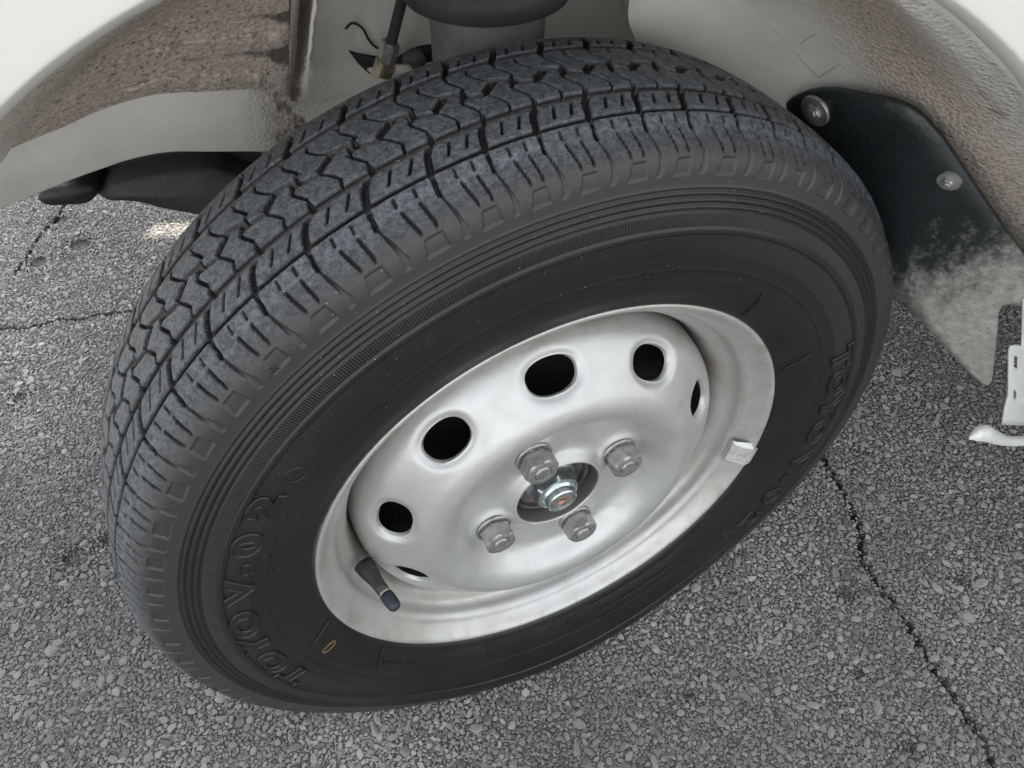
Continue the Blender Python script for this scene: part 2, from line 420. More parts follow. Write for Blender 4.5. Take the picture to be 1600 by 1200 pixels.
link('body', boxes_mesh('body', [(-.60, 2.6, .0, .03, .61, 1.2), (-.60, 2.6, .03, 1.40, 1.17, 1.21), (.63, 2.6, .002, .03, -.02, .609),
     (-.62, -.30, 1.37, 1.40, -.02, 1.169), (-.225, 2.6, 1.37, 1.40, -.02, 1.169), (-.2999, -.2251, 1.371, 1.399, .232, 1.169), (-.2999, -.2251, 1.371, 1.399, -.02, .19), (2.57, 2.6, .031, 1.369, .05, 1.169), (-.60, -.57, .031, 1.369, .34, 1.169)]), M['white'], van, smooth=False)  # unseen far side has an added gap that lets a sun fleck through
link('floor_pan', boxes_mesh('floor_pan', [(-.40, -.10, .36, .62, .035, .12), (-.10, 2.5, .36, 1.20, .035, .121)]), M['black'], van, smooth=False)

# ---- wheel arch: rows of survey points, outer edge to inner panel
def circ(phis, R, Y):
    return [(ACX + R * math.cos(math.radians(a)), Y, ACZ + R * math.sin(math.radians(a))) for a in phis]
def sights(pts): return [tuple(sight(*p)) for p in pts]
def loft(name, rows, nu, nv):
    A = np.array([catmull(r, nu) for r in rows])                     # (rows, nu, 3)
    B = np.array([catmull(A[:, i], nv) for i in range(nu)])          # (nu, nv, 3)
    return B
def to_world(B):
    W = np.empty_like(B); W[..., 0] = CD * B[..., 0] + SD * B[..., 1]; W[..., 1] = -SD * B[..., 0] + CD * B[..., 1]; W[..., 2] = B[..., 2] + H
    return W
def noise1(n, k=6):
    return np.interp(np.linspace(0, 1, n), np.linspace(0, 1, n // k + 2), rng.normal(size=n // k + 2))

seamL = [(-90, 285, .092), (0, 240, .10), (50, 218, .108), (100, 198, .116), (150, 175, .125), (200, 158, .134), (250, 147, .143), (330, 143, .155), (400, 140, .165), (452, 150, .172)]
phL = [135, 129.5, 126, 122.5, 119, 115.5, 112, 108.5, 106, 104.2]
r4 = sights(seamL)
r0 = circ(phL, AR - .0035, .012); r1 = circ(phL, AR - .009, .028); r2 = circ(phL, AR - .014, .055)
r3 = [tuple(np.array(a) * .45 + np.array(b) * .55 + np.array((0, .012, .012)) * f) for a, b, f in zip(r2, r4, np.linspace(.3, 1.6, 10))]
nu, nv = 260, 120
B = loft('l', [r0, r1, r2, r3, r4], nu, nv)
# sealer beads squeezed out along the seam
uu = np.linspace(0, 1, nu)[:, None]; vv = np.linspace(0, 1, nv)[None]
bead = np.exp(-((vv - .80 - .025 * np.sin(uu * 9)) / .028) ** 2) * np.clip((uu - .42) / .12, 0, 1) * (.6 + .4 * noise1(nu, 7)[:, None])
bead2 = np.exp(-((vv - .955) / .022) ** 2) * np.clip((uu - .5) / .1, 0, 1) * (.6 + .5 * noise1(nu, 6)[:, None])
B[..., 1] -= .0050 * bead + .0045 * bead2; B[..., 2] += .0025 * bead + .0015 * bead2
me = grid_mesh('arch_liner', to_world(B))
set_attr(me, 'dirt', np.broadcast_to(.35 + .65 * np.clip(uu * 1.5, 0, 1) * np.ones_like(vv), (nu, nv)))
set_attr(me, 'stipple', np.broadcast_to(.25 + .42 * np.clip(uu * 1.6 + vv * .2, 0, 1), (nu, nv)))
gr = .62 * np.exp(-((vv - .865) / .022) ** 2) * np.clip((uu - .45) / .2, 0, 1) + .75 * np.clip((uu - .92) / .08, 0, 1) * np.clip((vv - .5) / .4, 0, 1) + .5 * np.exp(-((vv - .745) / .018) ** 2) * np.clip((uu - .45) / .2, 0, 1)
set_attr(me, 'grime_shade', np.broadcast_to(gr, (nu, nv)))
for j_, (a_, b_), sz in ((96, (.52, .93), .0016), (110, (.50, .95), .0018)):
    ii_ = np.arange(int(a_ * nu), int(b_ * nu)); pth = to_world(B)[ii_, j_] + np.stack([0 * ii_, 0 * ii_, .0010 * noise1(len(ii_), 12)], 1)
    env = np.clip(np.minimum(np.arange(len(ii_)), len(ii_) - 1 - np.arange(len(ii_))) / 14, .15, 1)
    sb = tube_mesh('sealant_bead', pth, sz * env * np.clip(1 + .33 * noise1(len(ii_), 4), .4, 1.8), 12)
    for q_, v_ in (('dirt', .95), ('stipple', .6), ('grime_shade', .36)): set_attr(sb, q_, [v_] * len(sb.vertices))
    link('sealant_bead', sb, M['liner'], van)
link('arch_liner', me, M['liner'], van, label='grimy brown stippled underside of the wheel arch with lumpy sealer')

lowL = [(-90, 372, .094), (0, 327, .103), (50, 306, .111), (100, 285, .119), (150, 267, .128), (200, 250, .137), (260, 238, .147), (330, 237, .158), (410, 237, .168), (470, 242, .175)]
rb = sights(lowL)
rm = [tuple(np.array(a) * .5 + np.array(b) * .5 + np.array((0, -.002, 0))) for a, b in zip(r4, rb)]
rt = [tuple(np.array(b) + np.array((0, .006, -.0005))) for b in rb]; rt2 = [tuple(np.array(b) + np.array((0, .03, .004))) for b in rb]
nu, nv = 160, 40
B = np.array([catmull(r, nu) for r in (r4, rm, rb)]); B = np.array([catmull(B[:, i], nv - 6) for i in range(nu)])
ext = np.array([catmull(r, nu) for r in (rt, rt2)]).transpose(1, 0, 2)
B = np.concatenate([B, ext], 1); nv = B.shape[1]
uu = np.linspace(0, 1, nu)[:, None]; vv = np.linspace(0, 1, nv)[None]
me = grid_mesh('apron_band', to_world(B))
set_attr(me, 'dirt', np.broadcast_to(-.35 + .9 * np.clip((uu - .82) / .1, 0, 1) + .25 * np.clip(.15 - vv, 0, 1) / .15 + 0 * vv, (nu, nv)))
set_attr(me, 'stipple', np.broadcast_to(.04 + .6 * np.clip((uu - .84) / .08, 0, 1) + 0 * vv, (nu, nv)))
set_attr(me, 'grime_shade', np.broadcast_to(.56 * np.clip((uu - .86) / .08, 0, 1) + 0 * vv, (nu, nv)))
link('apron_band', me, M['liner'], van, label='clean pale grey band below the grimy arch')

# inner wall behind the strut, with a pressed ring and the hose opening
YW = .235
def wall():
    nx, nz = 180, 90
    xs = np.linspace(-.19, .22, nx); zs = np.linspace(.02, .42, nz)
    B = np.empty((nx, nz, 3)); B[..., 0] = xs[:, None]; B[..., 2] = zs[None]; B[..., 1] = YW
    c = sight(583, 62, YW); d = np.hypot(B[..., 0] - c[0], B[..., 2] - c[2])
    B[..., 1] += .0015 * np.exp(-((d - .012) / .0025) ** 2)
    c = sight(600, 35, YW); d = np.hypot(B[..., 0] - c[0], B[..., 2] - c[2])
    B[..., 1] += .0010 * np.exp(-((d - .014) / .0025) ** 2)
    c = sight(500, 158, YW)
    B[..., 1] += .004 / (1 + np.exp((B[..., 2] - c[2]) / .0012))
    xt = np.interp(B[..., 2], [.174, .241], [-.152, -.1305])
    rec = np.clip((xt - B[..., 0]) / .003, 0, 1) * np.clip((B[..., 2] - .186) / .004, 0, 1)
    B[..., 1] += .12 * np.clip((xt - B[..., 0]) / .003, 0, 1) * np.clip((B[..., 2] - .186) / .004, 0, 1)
    me = grid_mesh('inner_wall', to_world(B))
    x = B[..., 0]
    set_attr(me, 'dirt', .05 * np.ones((nx, nz)) + .35 * np.clip((-.125 - x) / .02, 0, 1)); set_attr(me, 'stipple', .02 * np.ones((nx, nz)) + .3 * np.clip((-.13 - x) / .02, 0, 1))
    set_attr(me, 'grime_shade', 1.1 * rec + .7 * np.clip((-.143 - x) / .012, 0, 1) * np.clip((.215 - B[..., 2]) / .03, 0, 1))  # recess term paints shade into the slot beside the flange; the rest is dirt
    return me
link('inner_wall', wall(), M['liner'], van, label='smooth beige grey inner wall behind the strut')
# upright flange with its bare edge towards the camera
def flange():
    e = np.array(sights([(462, -90, .155), (459, 0, .165), (455, 60, .172), (452, 120, .178), (449, 166, .182)]))
    e = catmull(e, 40)
    w = .0032 * np.linspace(1.15, .55, 40) * (1 + .18 * noise1(40, 3))
    P = np.empty((40, 4, 3))
    P[:, 0] = e + np.c_[-w * .5, 0 * w + YW - e[:, 1] - .0, 0 * w]; P[:, 1] = e + np.c_[-w * .5, 0 * w, 0 * w]
    P[:, 2] = e + np.c_[w * .5, 0 * w, 0 * w]; P[:, 3] = e + np.c_[w * .5, 0 * w + YW - e[:, 1], 0 * w]
    me = grid_mesh('upright_flange', to_world(P))
    set_attr(me, 'dirt', np.full((40, 4), .55)); set_attr(me, 'stipple', np.full((40, 4), .5)); set_attr(me, 'grime_shade', np.full((40, 4), .12))
    return me
link('upright_flange', flange(), M['liner'], van, smooth=False)

# rear half of the arch
phR = [88, 74, 63, 53, 45, 37, 30, 22]
q0 = circ(phR, AR - .0035, .012)
q1 = sights([(1215, -150, .028), (1330, -60, .030), (1395, 8, .030), (1462, 72, .030), (1540, 140, .030), (1625, 235, .030), (1690, 320, .03), (1750, 420, .03)])
q2 = sights([(1120, -130, .075), (1240, -45, .080), (1330, 30, .082), (1410, 115, .075), (1478, 195, .064), (1545, 285, .056), (1600, 370, .050), (1670, 450, .045)])
q3 = sights([(1050, -100, .125), (1140, -20, .130), (1215, 60, .132), (1290, 135, .125), (1355, 210, .110), (1410, 280, .10), (1450, 350, .09), (1480, 400, .08)])
q4 = sights([(986, -100, .150), (985, -20, .155), (984, 40, .160), (1030, 110, .175), (1150, 200, .165), (1210, 270, .15), (1260, 330, .14), (1300, 390, .13)])
nu, nv = 260, 140
B = loft('r', [q0, q1, q2, q3, q4], nu, nv)
uu = np.linspace(0, 1, nu)[:, None]; vv = np.linspace(0, 1, nv)[None]
me = grid_mesh('rear_arch_liner', to_world(B), flip=True)
set_attr(me, 'dirt', np.broadcast_to(.16 + .60 * np.exp(-((vv - .42) / .16) ** 2) - .5 * np.clip((vv - .62) / .15, 0, 1) + 0 * uu + .1 * np.exp(-((vv - .12) / .15) ** 2), (nu, nv)))
set_attr(me, 'stipple', np.broadcast_to(.03 + .95 * np.clip((.62 - vv) / .3, 0, 1) * np.clip(vv / .05, 0, 1) + 0 * uu, (nu, nv)))
set_attr(me, 'grime_shade', np.broadcast_to(.45 * np.exp(-((vv - .27) / .04) ** 2) * np.clip((uu - .2) / .2, 0, 1), (nu, nv)))
link('rear_arch_liner', me, M['liner'], van, label='pale stippled arch liner behind the black splash guard')
P = np.array([[p, tuple(np.array(p) + np.array((.004, .07, 0)))] for p in catmull(q4[:3], 20)])
me = grid_mesh('liner_return', to_world(P)); n_ = P.shape[0] * 2
set_attr(me, 'dirt', [.4] * n_); set_attr(me, 'stipple', [.1] * n_); set_attr(me, 'grime_shade', [.2] * n_)
link('liner_return', me, M['liner'], van)
# weld seam of the patch on the rear liner
for pts in ([(1205, 40, .1305), (1240, 78, .1300), (1279, 121, .1245)], [(1241, 74, .130), (1275, 52, .112)], [(1279, 121, .1245), (1310, 102, .108)]):
    path = np.array([b2w(*p) for p in catmull(sights(pts), 14)]); path += (Vector(CAM) - Vector(path.mean(0))).normalized() * .0006
    sm_ = tube_mesh('seam_line', path, .00032, 6); [set_attr(sm_, q_, [v_] * len(sm_.vertices)) for q_, v_ in (('dirt', .75), ('stipple', .1), ('grime_shade', .2))]; link('seam_line', sm_, M['liner'], van)

# ---- splash guard with its two bolts
def guard_Y(px, py):
    pts = np.array([(1230, 160, .138), (1285, 142, .120), (1430, 180, .060), (1500, 270, .047), (1600, 400, .033), (1545, 600, .045), (1400, 470, .085), (1300, 300, .115)])
    A = np.c_[np.ones(8), pts[:, 0], pts[:, 1], pts[:, 0] ** 2 / 1000, pts[:, 0] * pts[:, 1] / 1000]
    s = np.linalg.lstsq(A, pts[:, 2], rcond=None)[0]
    return s[0] + s[1] * px + s[2] * py + s[3] * px * px / 1000 + s[4] * px * py / 1000
def guard_w(px, py): return Vector(sight_w(px, py, guard_Y(px, py)))
out = [(1190, 215), (1222, 166), (1238, 153), (1256, 145), (1280, 141), (1305, 142), (1345, 150), (1385, 158), (1418, 170), (1440, 185), (1468, 216), (1500, 262), (1530, 305), (1562, 350), (1600, 402), (1650, 470),
       (1650, 520), (1605, 486), (1592, 478), (1578, 475), (1566, 478), (1560, 490), (1558, 520), (1553, 570), (1550, 594), (1544, 602), (1534, 600), (1512, 580), (1478, 545), (1440, 502), (1408, 474), (1360, 455), (1310, 420), (1270, 340), (1225, 270)]
gme = plate_mesh('splash_guard', out, guard_w, .0035, cuts=3)
mud = []
for v in gme.vertices:
    p = (np.array(v.co) - CAM) @ CR.T; px, py = 800 + FPX * p[0] / p[2], 600 - FPX * p[1] / p[2]
    mud.append(np.clip((py - 300 - (1600 - px) * .30) / 175, 0, 1.15) - .10)
set_attr(gme, 'mud', mud)
guard = link('splash_guard', gme, M['guard'], van)
def hexr(phi, af): 
    k = np.mod(phi, PI / 3) - PI / 6
    return af * .5 / np.cos(k)
def frame_from(n):
    n = np.asarray(n, float); n = n / np.linalg.norm(n); a = np.array([0, 0, 1.0]) if abs(n[2]) < .9 else np.array([1.0, 0, 0])
    u = np.cross(a, n); u /= np.linalg.norm(u); return u, np.cross(n, u), n
def hex_bolt(name, origin, normal, rings, af, seg=48, rot=0.0, dark_ring=()):
    """rings: (height, radius limit, hexagonal?)"""
    u, w, n = frame_from(normal); phi = np.linspace(0, 2 * PI, seg, endpoint=False)
    P = np.empty((seg, len(rings), 3))
    for j, (h, r, hx) in enumerate(rings):
        R_ = np.minimum(hexr(phi, af), r) if hx else np.full(seg, r)
        P[:, j] = np.asarray(origin) + np.cos(phi + rot)[:, None] * R_[:, None] * u + np.sin(phi + rot)[:, None] * R_[:, None] * w + n * h
    me = grid_mesh(name, P, close_u=True)
    set_attr(me, 'dark_ring', [1.0 if j in dark_ring else 0.0 for _ in range(seg) for j in range(len(rings))])  # the listed rings get a darker colour
    bm = bmesh.new(); bm.from_mesh(me); bmesh.ops.remove_doubles(bm, verts=bm.verts, dist=1e-6); bmesh.ops.recalc_face_normals(bm, faces=bm.faces); bm.to_mesh(me); bm.free()
    return me
for (px, py), rw in (((1275, 172), .0102), ((1484, 281), .0064)):
    c = guard_w(px, py); n = (guard_w(px + 8, py) - c).cross(guard_w(px, py - 8) - c).normalized()
    if n.dot(Vector(CAM) - c) < 0: n.negate()
    b = link('bolt', hex_bolt('bolt', c, n, [(-.001, rw, 0), (.0012, rw, 0), (.0018, rw * .97, 0), (.0019, rw * .66, 0), (.0019, rw * .56, 1), (.0036, rw * .55, 1), (.0042, rw * .46, 1), (.0042, rw * .34, 0), (.0050, rw * .32, 0), (.0053, rw * .26, 0), (.0053, 0, 0)], rw * .98), M['nut'], guard)
    auto_smooth(b, 30)

# ---- white end of the sill, low on the right
def br_Y(px, py): return .030 + (px - 1580) * .00006
plate = [(1577, 549), (1580, 542), (1587, 540), (1597, 541), (1600, 470), (1680, 430), (1690, 668), (1566, 664), (1570, 640), (1576, 617)]
h1 = [(1585, 556), (1591, 559), (1590.5, 577), (1584.5, 573)]; h2 = [(1586, 608), (1589, 616), (1588, 625), (1584.5, 621), (1584, 612)]
sill = link('sill_bracket', plate_mesh('sill_bracket', plate, lambda x, y: Vector(sight_w(x, y, br_Y(x, y))), .0016, holes=[h1, h2], cuts=2), M['bracket'], van, label='white painted sill end with square holes and a rolled foot')
def foot():
    # rolled foot: a half-round gutter sweeping forwards from the plate
    cen = [(1514, 684, .012), (1524, 678, .014), (1540, 676, .018), (1556, 682, .022), (1578, 688, .026), (1610, 687, .030), (1690, 684, .036)]
    c = catmull(sights(cen), 60)
    sc = np.interp(np.linspace(0, 1, 60), [0, .05, .14, .26, .42, 1], [.0008, .0052, .0066, .0058, .0040, .0040])
    n = 22; P = np.empty((60, n, 3))
    for i in range(60):
        a = np.linspace(math.radians(-35), math.radians(215), n)
        P[i, :, 0] = c[i, 0]; P[i, :, 1] = c[i, 1] + .0 - np.cos(a) * sc[i] * .9; P[i, :, 2] = c[i, 2] + np.sin(a) * sc[i] * 1.15 - .001
    return grid_mesh('rolled_foot', to_world(P))
link('rolled_foot', foot(), M['bracket'], sill)

# ---- strut, hose, arm
def cyl_body(name, c, prof, n=64):
    th = np.linspace(0, 2 * PI, n, endpoint=False); pr = np.asarray(prof, float)
    P = np.empty((n, len(pr), 3)); P[..., 0] = c[0] + np.cos(th)[:, None] * pr[:, 0]; P[..., 1] = c[1] + np.sin(th)[:, None] * pr[:, 0]; P[..., 2] = pr[:, 1]
    return grid_mesh(name, to_world(P), close_u=True, flip=True)
SX, SY = -.0275, .172
strut = link('strut', cyl_body('strut', (SX, SY), [(.001, .05), (.0335, .05), (.0335, .24), (.034, .262), (.030, .263), (.030, .40)]), M['strut'], van)
auto_smooth(strut, 40)
cup = link('spring_seat', cyl_body('spring_seat', (SX, SY), [(.030, .262), (.040, .2615), (.047, .2645), (.0505, .272), (.0515, .279), (.0475, .281), (.046, .290), (.0485, .300), (.050, .42)]), M['cup'], strut)
hp = catmull(sights([(645, -70, .190), (628, 0, .196), (619, 36, .200), (611, 68, .203)]), 24)
hose = link('brake_hose', tube_mesh('brake_hose', [b2w(*p) for p in hp], .0034, 14), M['cup'], van)
a = np.array(b2w(*sight(611, 66, .203))); bb = np.array(b2w(*sight(597, 114, .206))); ax = (a - bb) / np.linalg.norm(a - bb); L_ = np.linalg.norm(a - bb)
f1 = link('hose_nut', hex_bolt('hose_nut', a - ax * .012, ax, [(0, 0, 0), (0, .0055, 0), (.0, .0062, 1), (.0115, .0062, 1), (.0125, .0045, 0), (.0125, 0, 0)], .0108), M['nut'], hose); auto_smooth(f1, 30)
f2 = link('hose_end', hex_bolt('hose_end', bb, ax, [(0, 0, 0), (0, .0066, 0), (L_ - .012, .0064, 0), (L_ - .0115, .0058, 0), (L_ - .0115, 0, 0)], .03), M['brass'], hose); auto_smooth(f2, 30)
hb = link('hose_bracket', plate_mesh('hose_bracket', [(574, 110), (600, 103), (640, 104), (650, 118), (612, 126), (590, 122)], lambda x, y: Vector(sight_w(x, y, .206 + (y - 110) * .0002)), .002, cuts=1), M['liner'], hose)
for a_ in ('dirt', 'stipple', 'grime_shade'): set_attr(hb.data, a_, [.2] * len(hb.data.vertices))
emboss_path = catmull(sights([(540, 45, .232), (548, 37, .231), (556, 37, .231), (568, 46, .231), (575, 60, .231), (585, 72, .231), (597, 78, .225)]), 40)
link('emboss_shadow_line', tube_mesh('emboss_shadow_line', [b2w(*p) for p in emboss_path], .0008, 8), M['black'], van)  # thin black tube drawn in place of the pressed emboss's shadow line
for o_ in ([(545, 80), (556, 84), (588, 90), (618, 92), (640, 80), (640, 118), (600, 122), (575, 114), (560, 100)], [(640, 82), (652, 74), (670, 71), (684, 72), (697, 82), (690, 96), (660, 98), (640, 108)]):
    link('wall_opening', plate_mesh('wall_opening', o_, lambda x, y: Vector(sight_w(x, y, YW - .0025)), .002, cuts=1), M['drum'], van)
link('grommet', tube_mesh('grommet', [b2w(*sight(650, 100, .226)), b2w(*sight(644, 88, .232))], .0075, 20), M['strut'], van)

def slab(name, outline, Y, depth, mat, parent, bulge=.012):
    """a forged piece: outline in the plane Y, rounded over its real depth"""
    pts = np.array(sights([(x, y, Y) for x, y in outline])); pts = catmull(np.vstack([pts, pts[:1]]), 80)[:-1]
    c = pts.mean(0); rows = []
    for f, s in ((0, 0), (0, .9), (.1, .97), (.3, 1), (.7, 1), (.9, .97), (1, .9), (1, 0)):
        q = pts.copy()
        q[:, 0] = c[0] + (pts[:, 0] - c[0]) * s; q[:, 2] = c[2] + (pts[:, 2] - c[2]) * s; q[:, 1] = Y + f * depth; rows.append(q)
    return link(name, grid_mesh(name, to_world(np.array(rows).transpose(1, 0, 2)), close_u=True), mat, parent)
arm = slab('suspension_arm', [(140, 300), (175, 290), (233, 276), (290, 266), (335, 265), (365, 275), (440, 300), (440, 345), (360, 348), (300, 336), (250, 327), (200, 315), (150, 312)], .33, .06, M['arm'], van)
slab('rubber_bush', [(55, 312), (60, 302), (85, 296), (120, 290), (150, 296), (152, 308), (138, 318), (105, 321), (70, 321)], .325, .05, M['black'], arm)
slab('cross_member', [(110, 296), (150, 280), (230, 262), (330, 250), (470, 246), (470, 300), (380, 285), (340, 268), (260, 272), (200, 286), (150, 300)], .36, .05, M['black'], van)

# ------------------------------------------------------------------ the tyre
YC = .058
JT = np.array([149.99, 143.35, 136.56, 130.0, 123.7, 117.4, 110.91, 104.4, 99.0, 93.85, 88.45, 82.96, 77.67])
th_list = list(JT); seq = [6.4, 5.5, 5.3, 6.2, 6.6, 5.4]; k = 0
while th_list[-1] > -202: th_list.append(th_list[-1] - seq[k % 6]); k += 1
while th_list[0] < 240: th_list.insert(0, th_list[0] + seq[k % 6]); k += 1
TJ = np.array(th_list)
prof_side = [(.1600, .0075), (.1640, .0035), (.1668, -.0004), (.1684, -.0021), (.1735, -.0043), (.1800, -.0072), (.1880, -.0094), (.1970, -.0105), (.2100, -.0116), (.2200, -.0114), (.2290, -.0103), (.2355, -.0087), (.2412, -.0072), (.2428, -.0066)]
prof_sh = [(.2455, -.0062), (.2500, -.0056), (.2545, -.0042), (.2582, -.0015), (.2612, .003), (.2640, .009), (.2665, .013), (.2685, .018)]
half = prof_side + prof_sh + [(.2702, .030), (.2710, .043), (.2713, YC)]
full = half + [(r, 2 * YC - y) for r, y in half[:-1][::-1]]
dense = catmull(full, 6000)
sL = np.r_[0, np.cumsum(np.linalg.norm(np.diff(dense, axis=0), axis=1))]
# sample spacing along the section
step = np.where(dense[:, 0] < .2185, .0011, .0005); step = np.where((dense[:, 0] > .2435), .00052, step)
step = np.where((dense[:, 1] > .104), .0035, step)
acc = np.r_[0, np.cumsum(np.diff(sL) / step[1:])]
ns = int(acc[-1]); prof = np.stack([np.interp(np.linspace(0, acc[-1], ns), acc, dense[:, i]) for i in (0, 1)], 1)
spos = np.interp(np.linspace(0, acc[-1], ns), acc, sL)
tg = np.gradient(prof, axis=0); tg /= np.linalg.norm(tg, axis=1)[:, None]
nrm = np.stack([-tg[:, 1] * -1, -tg[:, 0]], 1)        # outward: (dr, dy) -> pointing away from the air chamber
ctr = np.array([.215, YC]); sgn = np.sign(((prof - ctr) * nrm).sum(1)); nrm *= np.where(sgn == 0, 1, sgn)[:, None]
A1 = np.arange(52, 206, .115); A2 = np.arange(206, 412, .5); TH = np.r_[A1, A2]; nt = len(TH)
ths = np.where(TH > 235, TH - 360, TH)
idx = np.clip(np.searchsorted(-TJ, -ths, side='right') - 1, 0, len(TJ) - 2)
u = (TJ[idx] - ths) / (TJ[idx] - TJ[idx + 1])
PM = 29.0                                             # mean pitch in millimetres
def sstep(d, w, e): return np.clip((w * .5 - d) / e + .5, 0, 1)
def seg_dist(U, V, pts):
    best = np.full(U.shape, 1e9)
    for (a, b), (c, d) in zip(pts[:-1], pts[1:]):
        for k in (-1, 0, 1):
            ax, ay, bx, by = (a + k) * PM, b, (c + k) * PM, d
            dx, dy = bx - ax, by - ay; l2 = dx * dx + dy * dy + 1e-9
            t = np.clip(((U - ax) * dx + (V - ay) * dy) / l2, 0, 1)
            best = np.minimum(best, np.hypot(U - ax - t * dx, V - ay - t * dy))
    return best
def in_poly(U, V, pts):
    """signed distance (negative inside) of a closed polygon, repeated every pitch"""
    d = seg_dist(U, V, pts + pts[:1]); ins = np.zeros(U.shape, bool)
    for k in (-1, 0, 1):
        c = np.zeros(U.shape, bool)
        for (a, b), (e, f) in zip(pts, pts[1:] + pts[:1]):
            ax, ex = (a + k) * PM, (e + k) * PM
            cond = (b > V) != (f > V)
            with np.errstate(divide='ignore', invalid='ignore'):
                xi = ax + (V - b) / (f - b + 1e-12) * (ex - ax)
            c ^= cond & (U < xi)
        ins |= c
    return np.where(ins, -d, d)
near = dict(
    trans=([(0, 17.0), (.05, 22.5), (.10, 27.2), (.235, 33.0)], 3.2, 3.9),
    g2=([(-.1, 34.3), (1.1, 34.3)], 4.6, 3.8),
    s1=([(.42, 22.4), (.55, 30.4)], .95, 3.2), s2=([(.745, 22.3), (.895, 30.6)], .95, 3.2),
    main=([(.144, 53.8), (.165, 50.9), (.32, 42.8)], 1.25, 4.0),
    thin=([(.645, 52.6), (.74, 49.5), (.887, 42.0), (.841, 36.0)], 1.0, 3.5),
    cen=([(.59, 53.0), (.27, 55.8)], 3.2, 2.2))
poly = [([(.32, 42.8), (.40, 32.4), (.24, 34.6)], 4.6)]
whole = [([(.925, 64.2), (.985, 59.2), (.665, 51.6), (.605, 56.6)], 3.9), ([(.325, 62.6), (.352, 54.6), (.259, 55.6), (.205, 52.6), (.150, 53.8), (.175, 61.4), (.241, 60.4), (.295, 63.4)], 4.4)]
pk = np.where((prof[:, 0] > .2435) & (prof[:, 1] < .106))[0]
Vmm = prof[pk, 1] * 1000; U2 = np.broadcast_to((u * PM)[:, None], (nt, len(pk))); V2 = np.broadcast_to(Vmm[None], (nt, len(pk)))
D = np.zeros((nt, len(pk)))
def put(mask, depth):
    global D
    D = np.maximum(D, mask * depth)
tread_sel = Vmm > 15.5; cols = np.where(tread_sel)[0]
Ut, Vt = U2[:, cols], V2[:, cols]; Dt = np.zeros(Ut.shape)
for mir in (0, 1):
    def mp(pts): return [(.5 - a, 116 - b) for a, b in pts] if mir else pts
    for nm, (pts, w, dep) in near.items():
        Dt = np.maximum(Dt, dep * sstep(seg_dist(Ut, Vt, mp(pts)), w, .75))
    for pts, dep in poly:
        Dt = np.maximum(Dt, dep * np.clip(-in_poly(Ut, Vt, mp(pts)) / .75 + .3, 0, 1))
    g1 = 17.4 if not mir else 98.6
    Dt = np.maximum(Dt, 4.2 * sstep(np.abs(Vt - g1), 2.0, .75))
for pts, dep in whole:
    Dt = np.maximum(Dt, dep * np.clip(-in_poly(Ut, Vt, pts) / .75 + .3, 0, 1))
D[:, cols] = Dt
# tiny wear steps so that blocks do not sit on one perfect cylinder
# shoulder: slots, sipes and pressed boxes, laid out along the arc of the section
cols = np.where(Vmm <= 16.6)[0]
arc = lambda r: np.interp(r, [.2428, .2455, .25, .2545, .2582, .2612, .264, .2665, .2685], np.r_[0, np.cumsum(np.hypot(np.diff([.2428, .2455, .25, .2545, .2582, .2612, .264, .2665, .2685]), np.diff([-.0066, -.0062, -.0056, -.0042, -.0015, .003, .009, .013, .018])))]) * 1000
Us = U2[:, cols]; Ws = np.broadcast_to(arc(prof[pk, 0])[None, cols], Us.shape); Ds = np.zeros(Us.shape)
A = lambda u_, r_: (u_, float(arc(r_)))
slot_l = [A(0, .2684), A(-.022, .266), A(-.034, .2636)]
Ds = np.maximum(Ds, 4.0 * sstep(seg_dist(Us, Ws, slot_l), 1.7, .7))
wedge = [A(-.05, .2640), A(-.02, .2640), A(.079, .2599), A(.150, .2545), A(.175, .2525), A(.125, .2478), A(-.01, .2478), A(.04, .2545), A(.03, .258)]
sd = in_poly(Us, Ws, wedge)
across = np.clip(-sd / 1.6, 0, 1)
fade = np.interp(Ws, [float(arc(.2478)), float(arc(.2545)), float(arc(.2600)), float(arc(.2640))], [.55, .8, 2.2, 3.6])
Ds = np.maximum(Ds, np.clip(-sd / .9, 0, 1) * fade)
for (uu_, rt_, rb_) in ((.364, .2674, .2655), (.685, .2674, .2655)):
    Ds = np.maximum(Ds, 2.0 * sstep(seg_dist(Us, Ws, [A(uu_, rt_), A(uu_ - .01, rb_)]), .95, .7))
for pts in ([A(.384, .2638), A(.43, .2614), A(.469, .2591), A(.478, .2572)], [A(.677, .2638), A(.705, .2615), A(.729, .2593), A(.723, .2577)]):
    d_ = seg_dist(Us, Ws, pts); tp = np.interp(Ws, [float(arc(.2572)), float(arc(.2590)), float(arc(.2638))], [.15, 1, 1])
    Ds = np.maximum(Ds, 2.6 * tp * sstep(d_, 1.15, .7))
box = [A(.377, .2476), A(.462, .2557), A(.771, .2559), A(.795, .2480)]
sdb = in_poly(Us, Ws, box)
Ds = np.maximum(Ds, 1.0 * np.clip(-sdb / .6, 0, 1))
D[:, cols] = np.maximum(D[:, cols], Ds)
Dm = np.zeros((nt, ns)); Dm[:, pk] = D / 1000
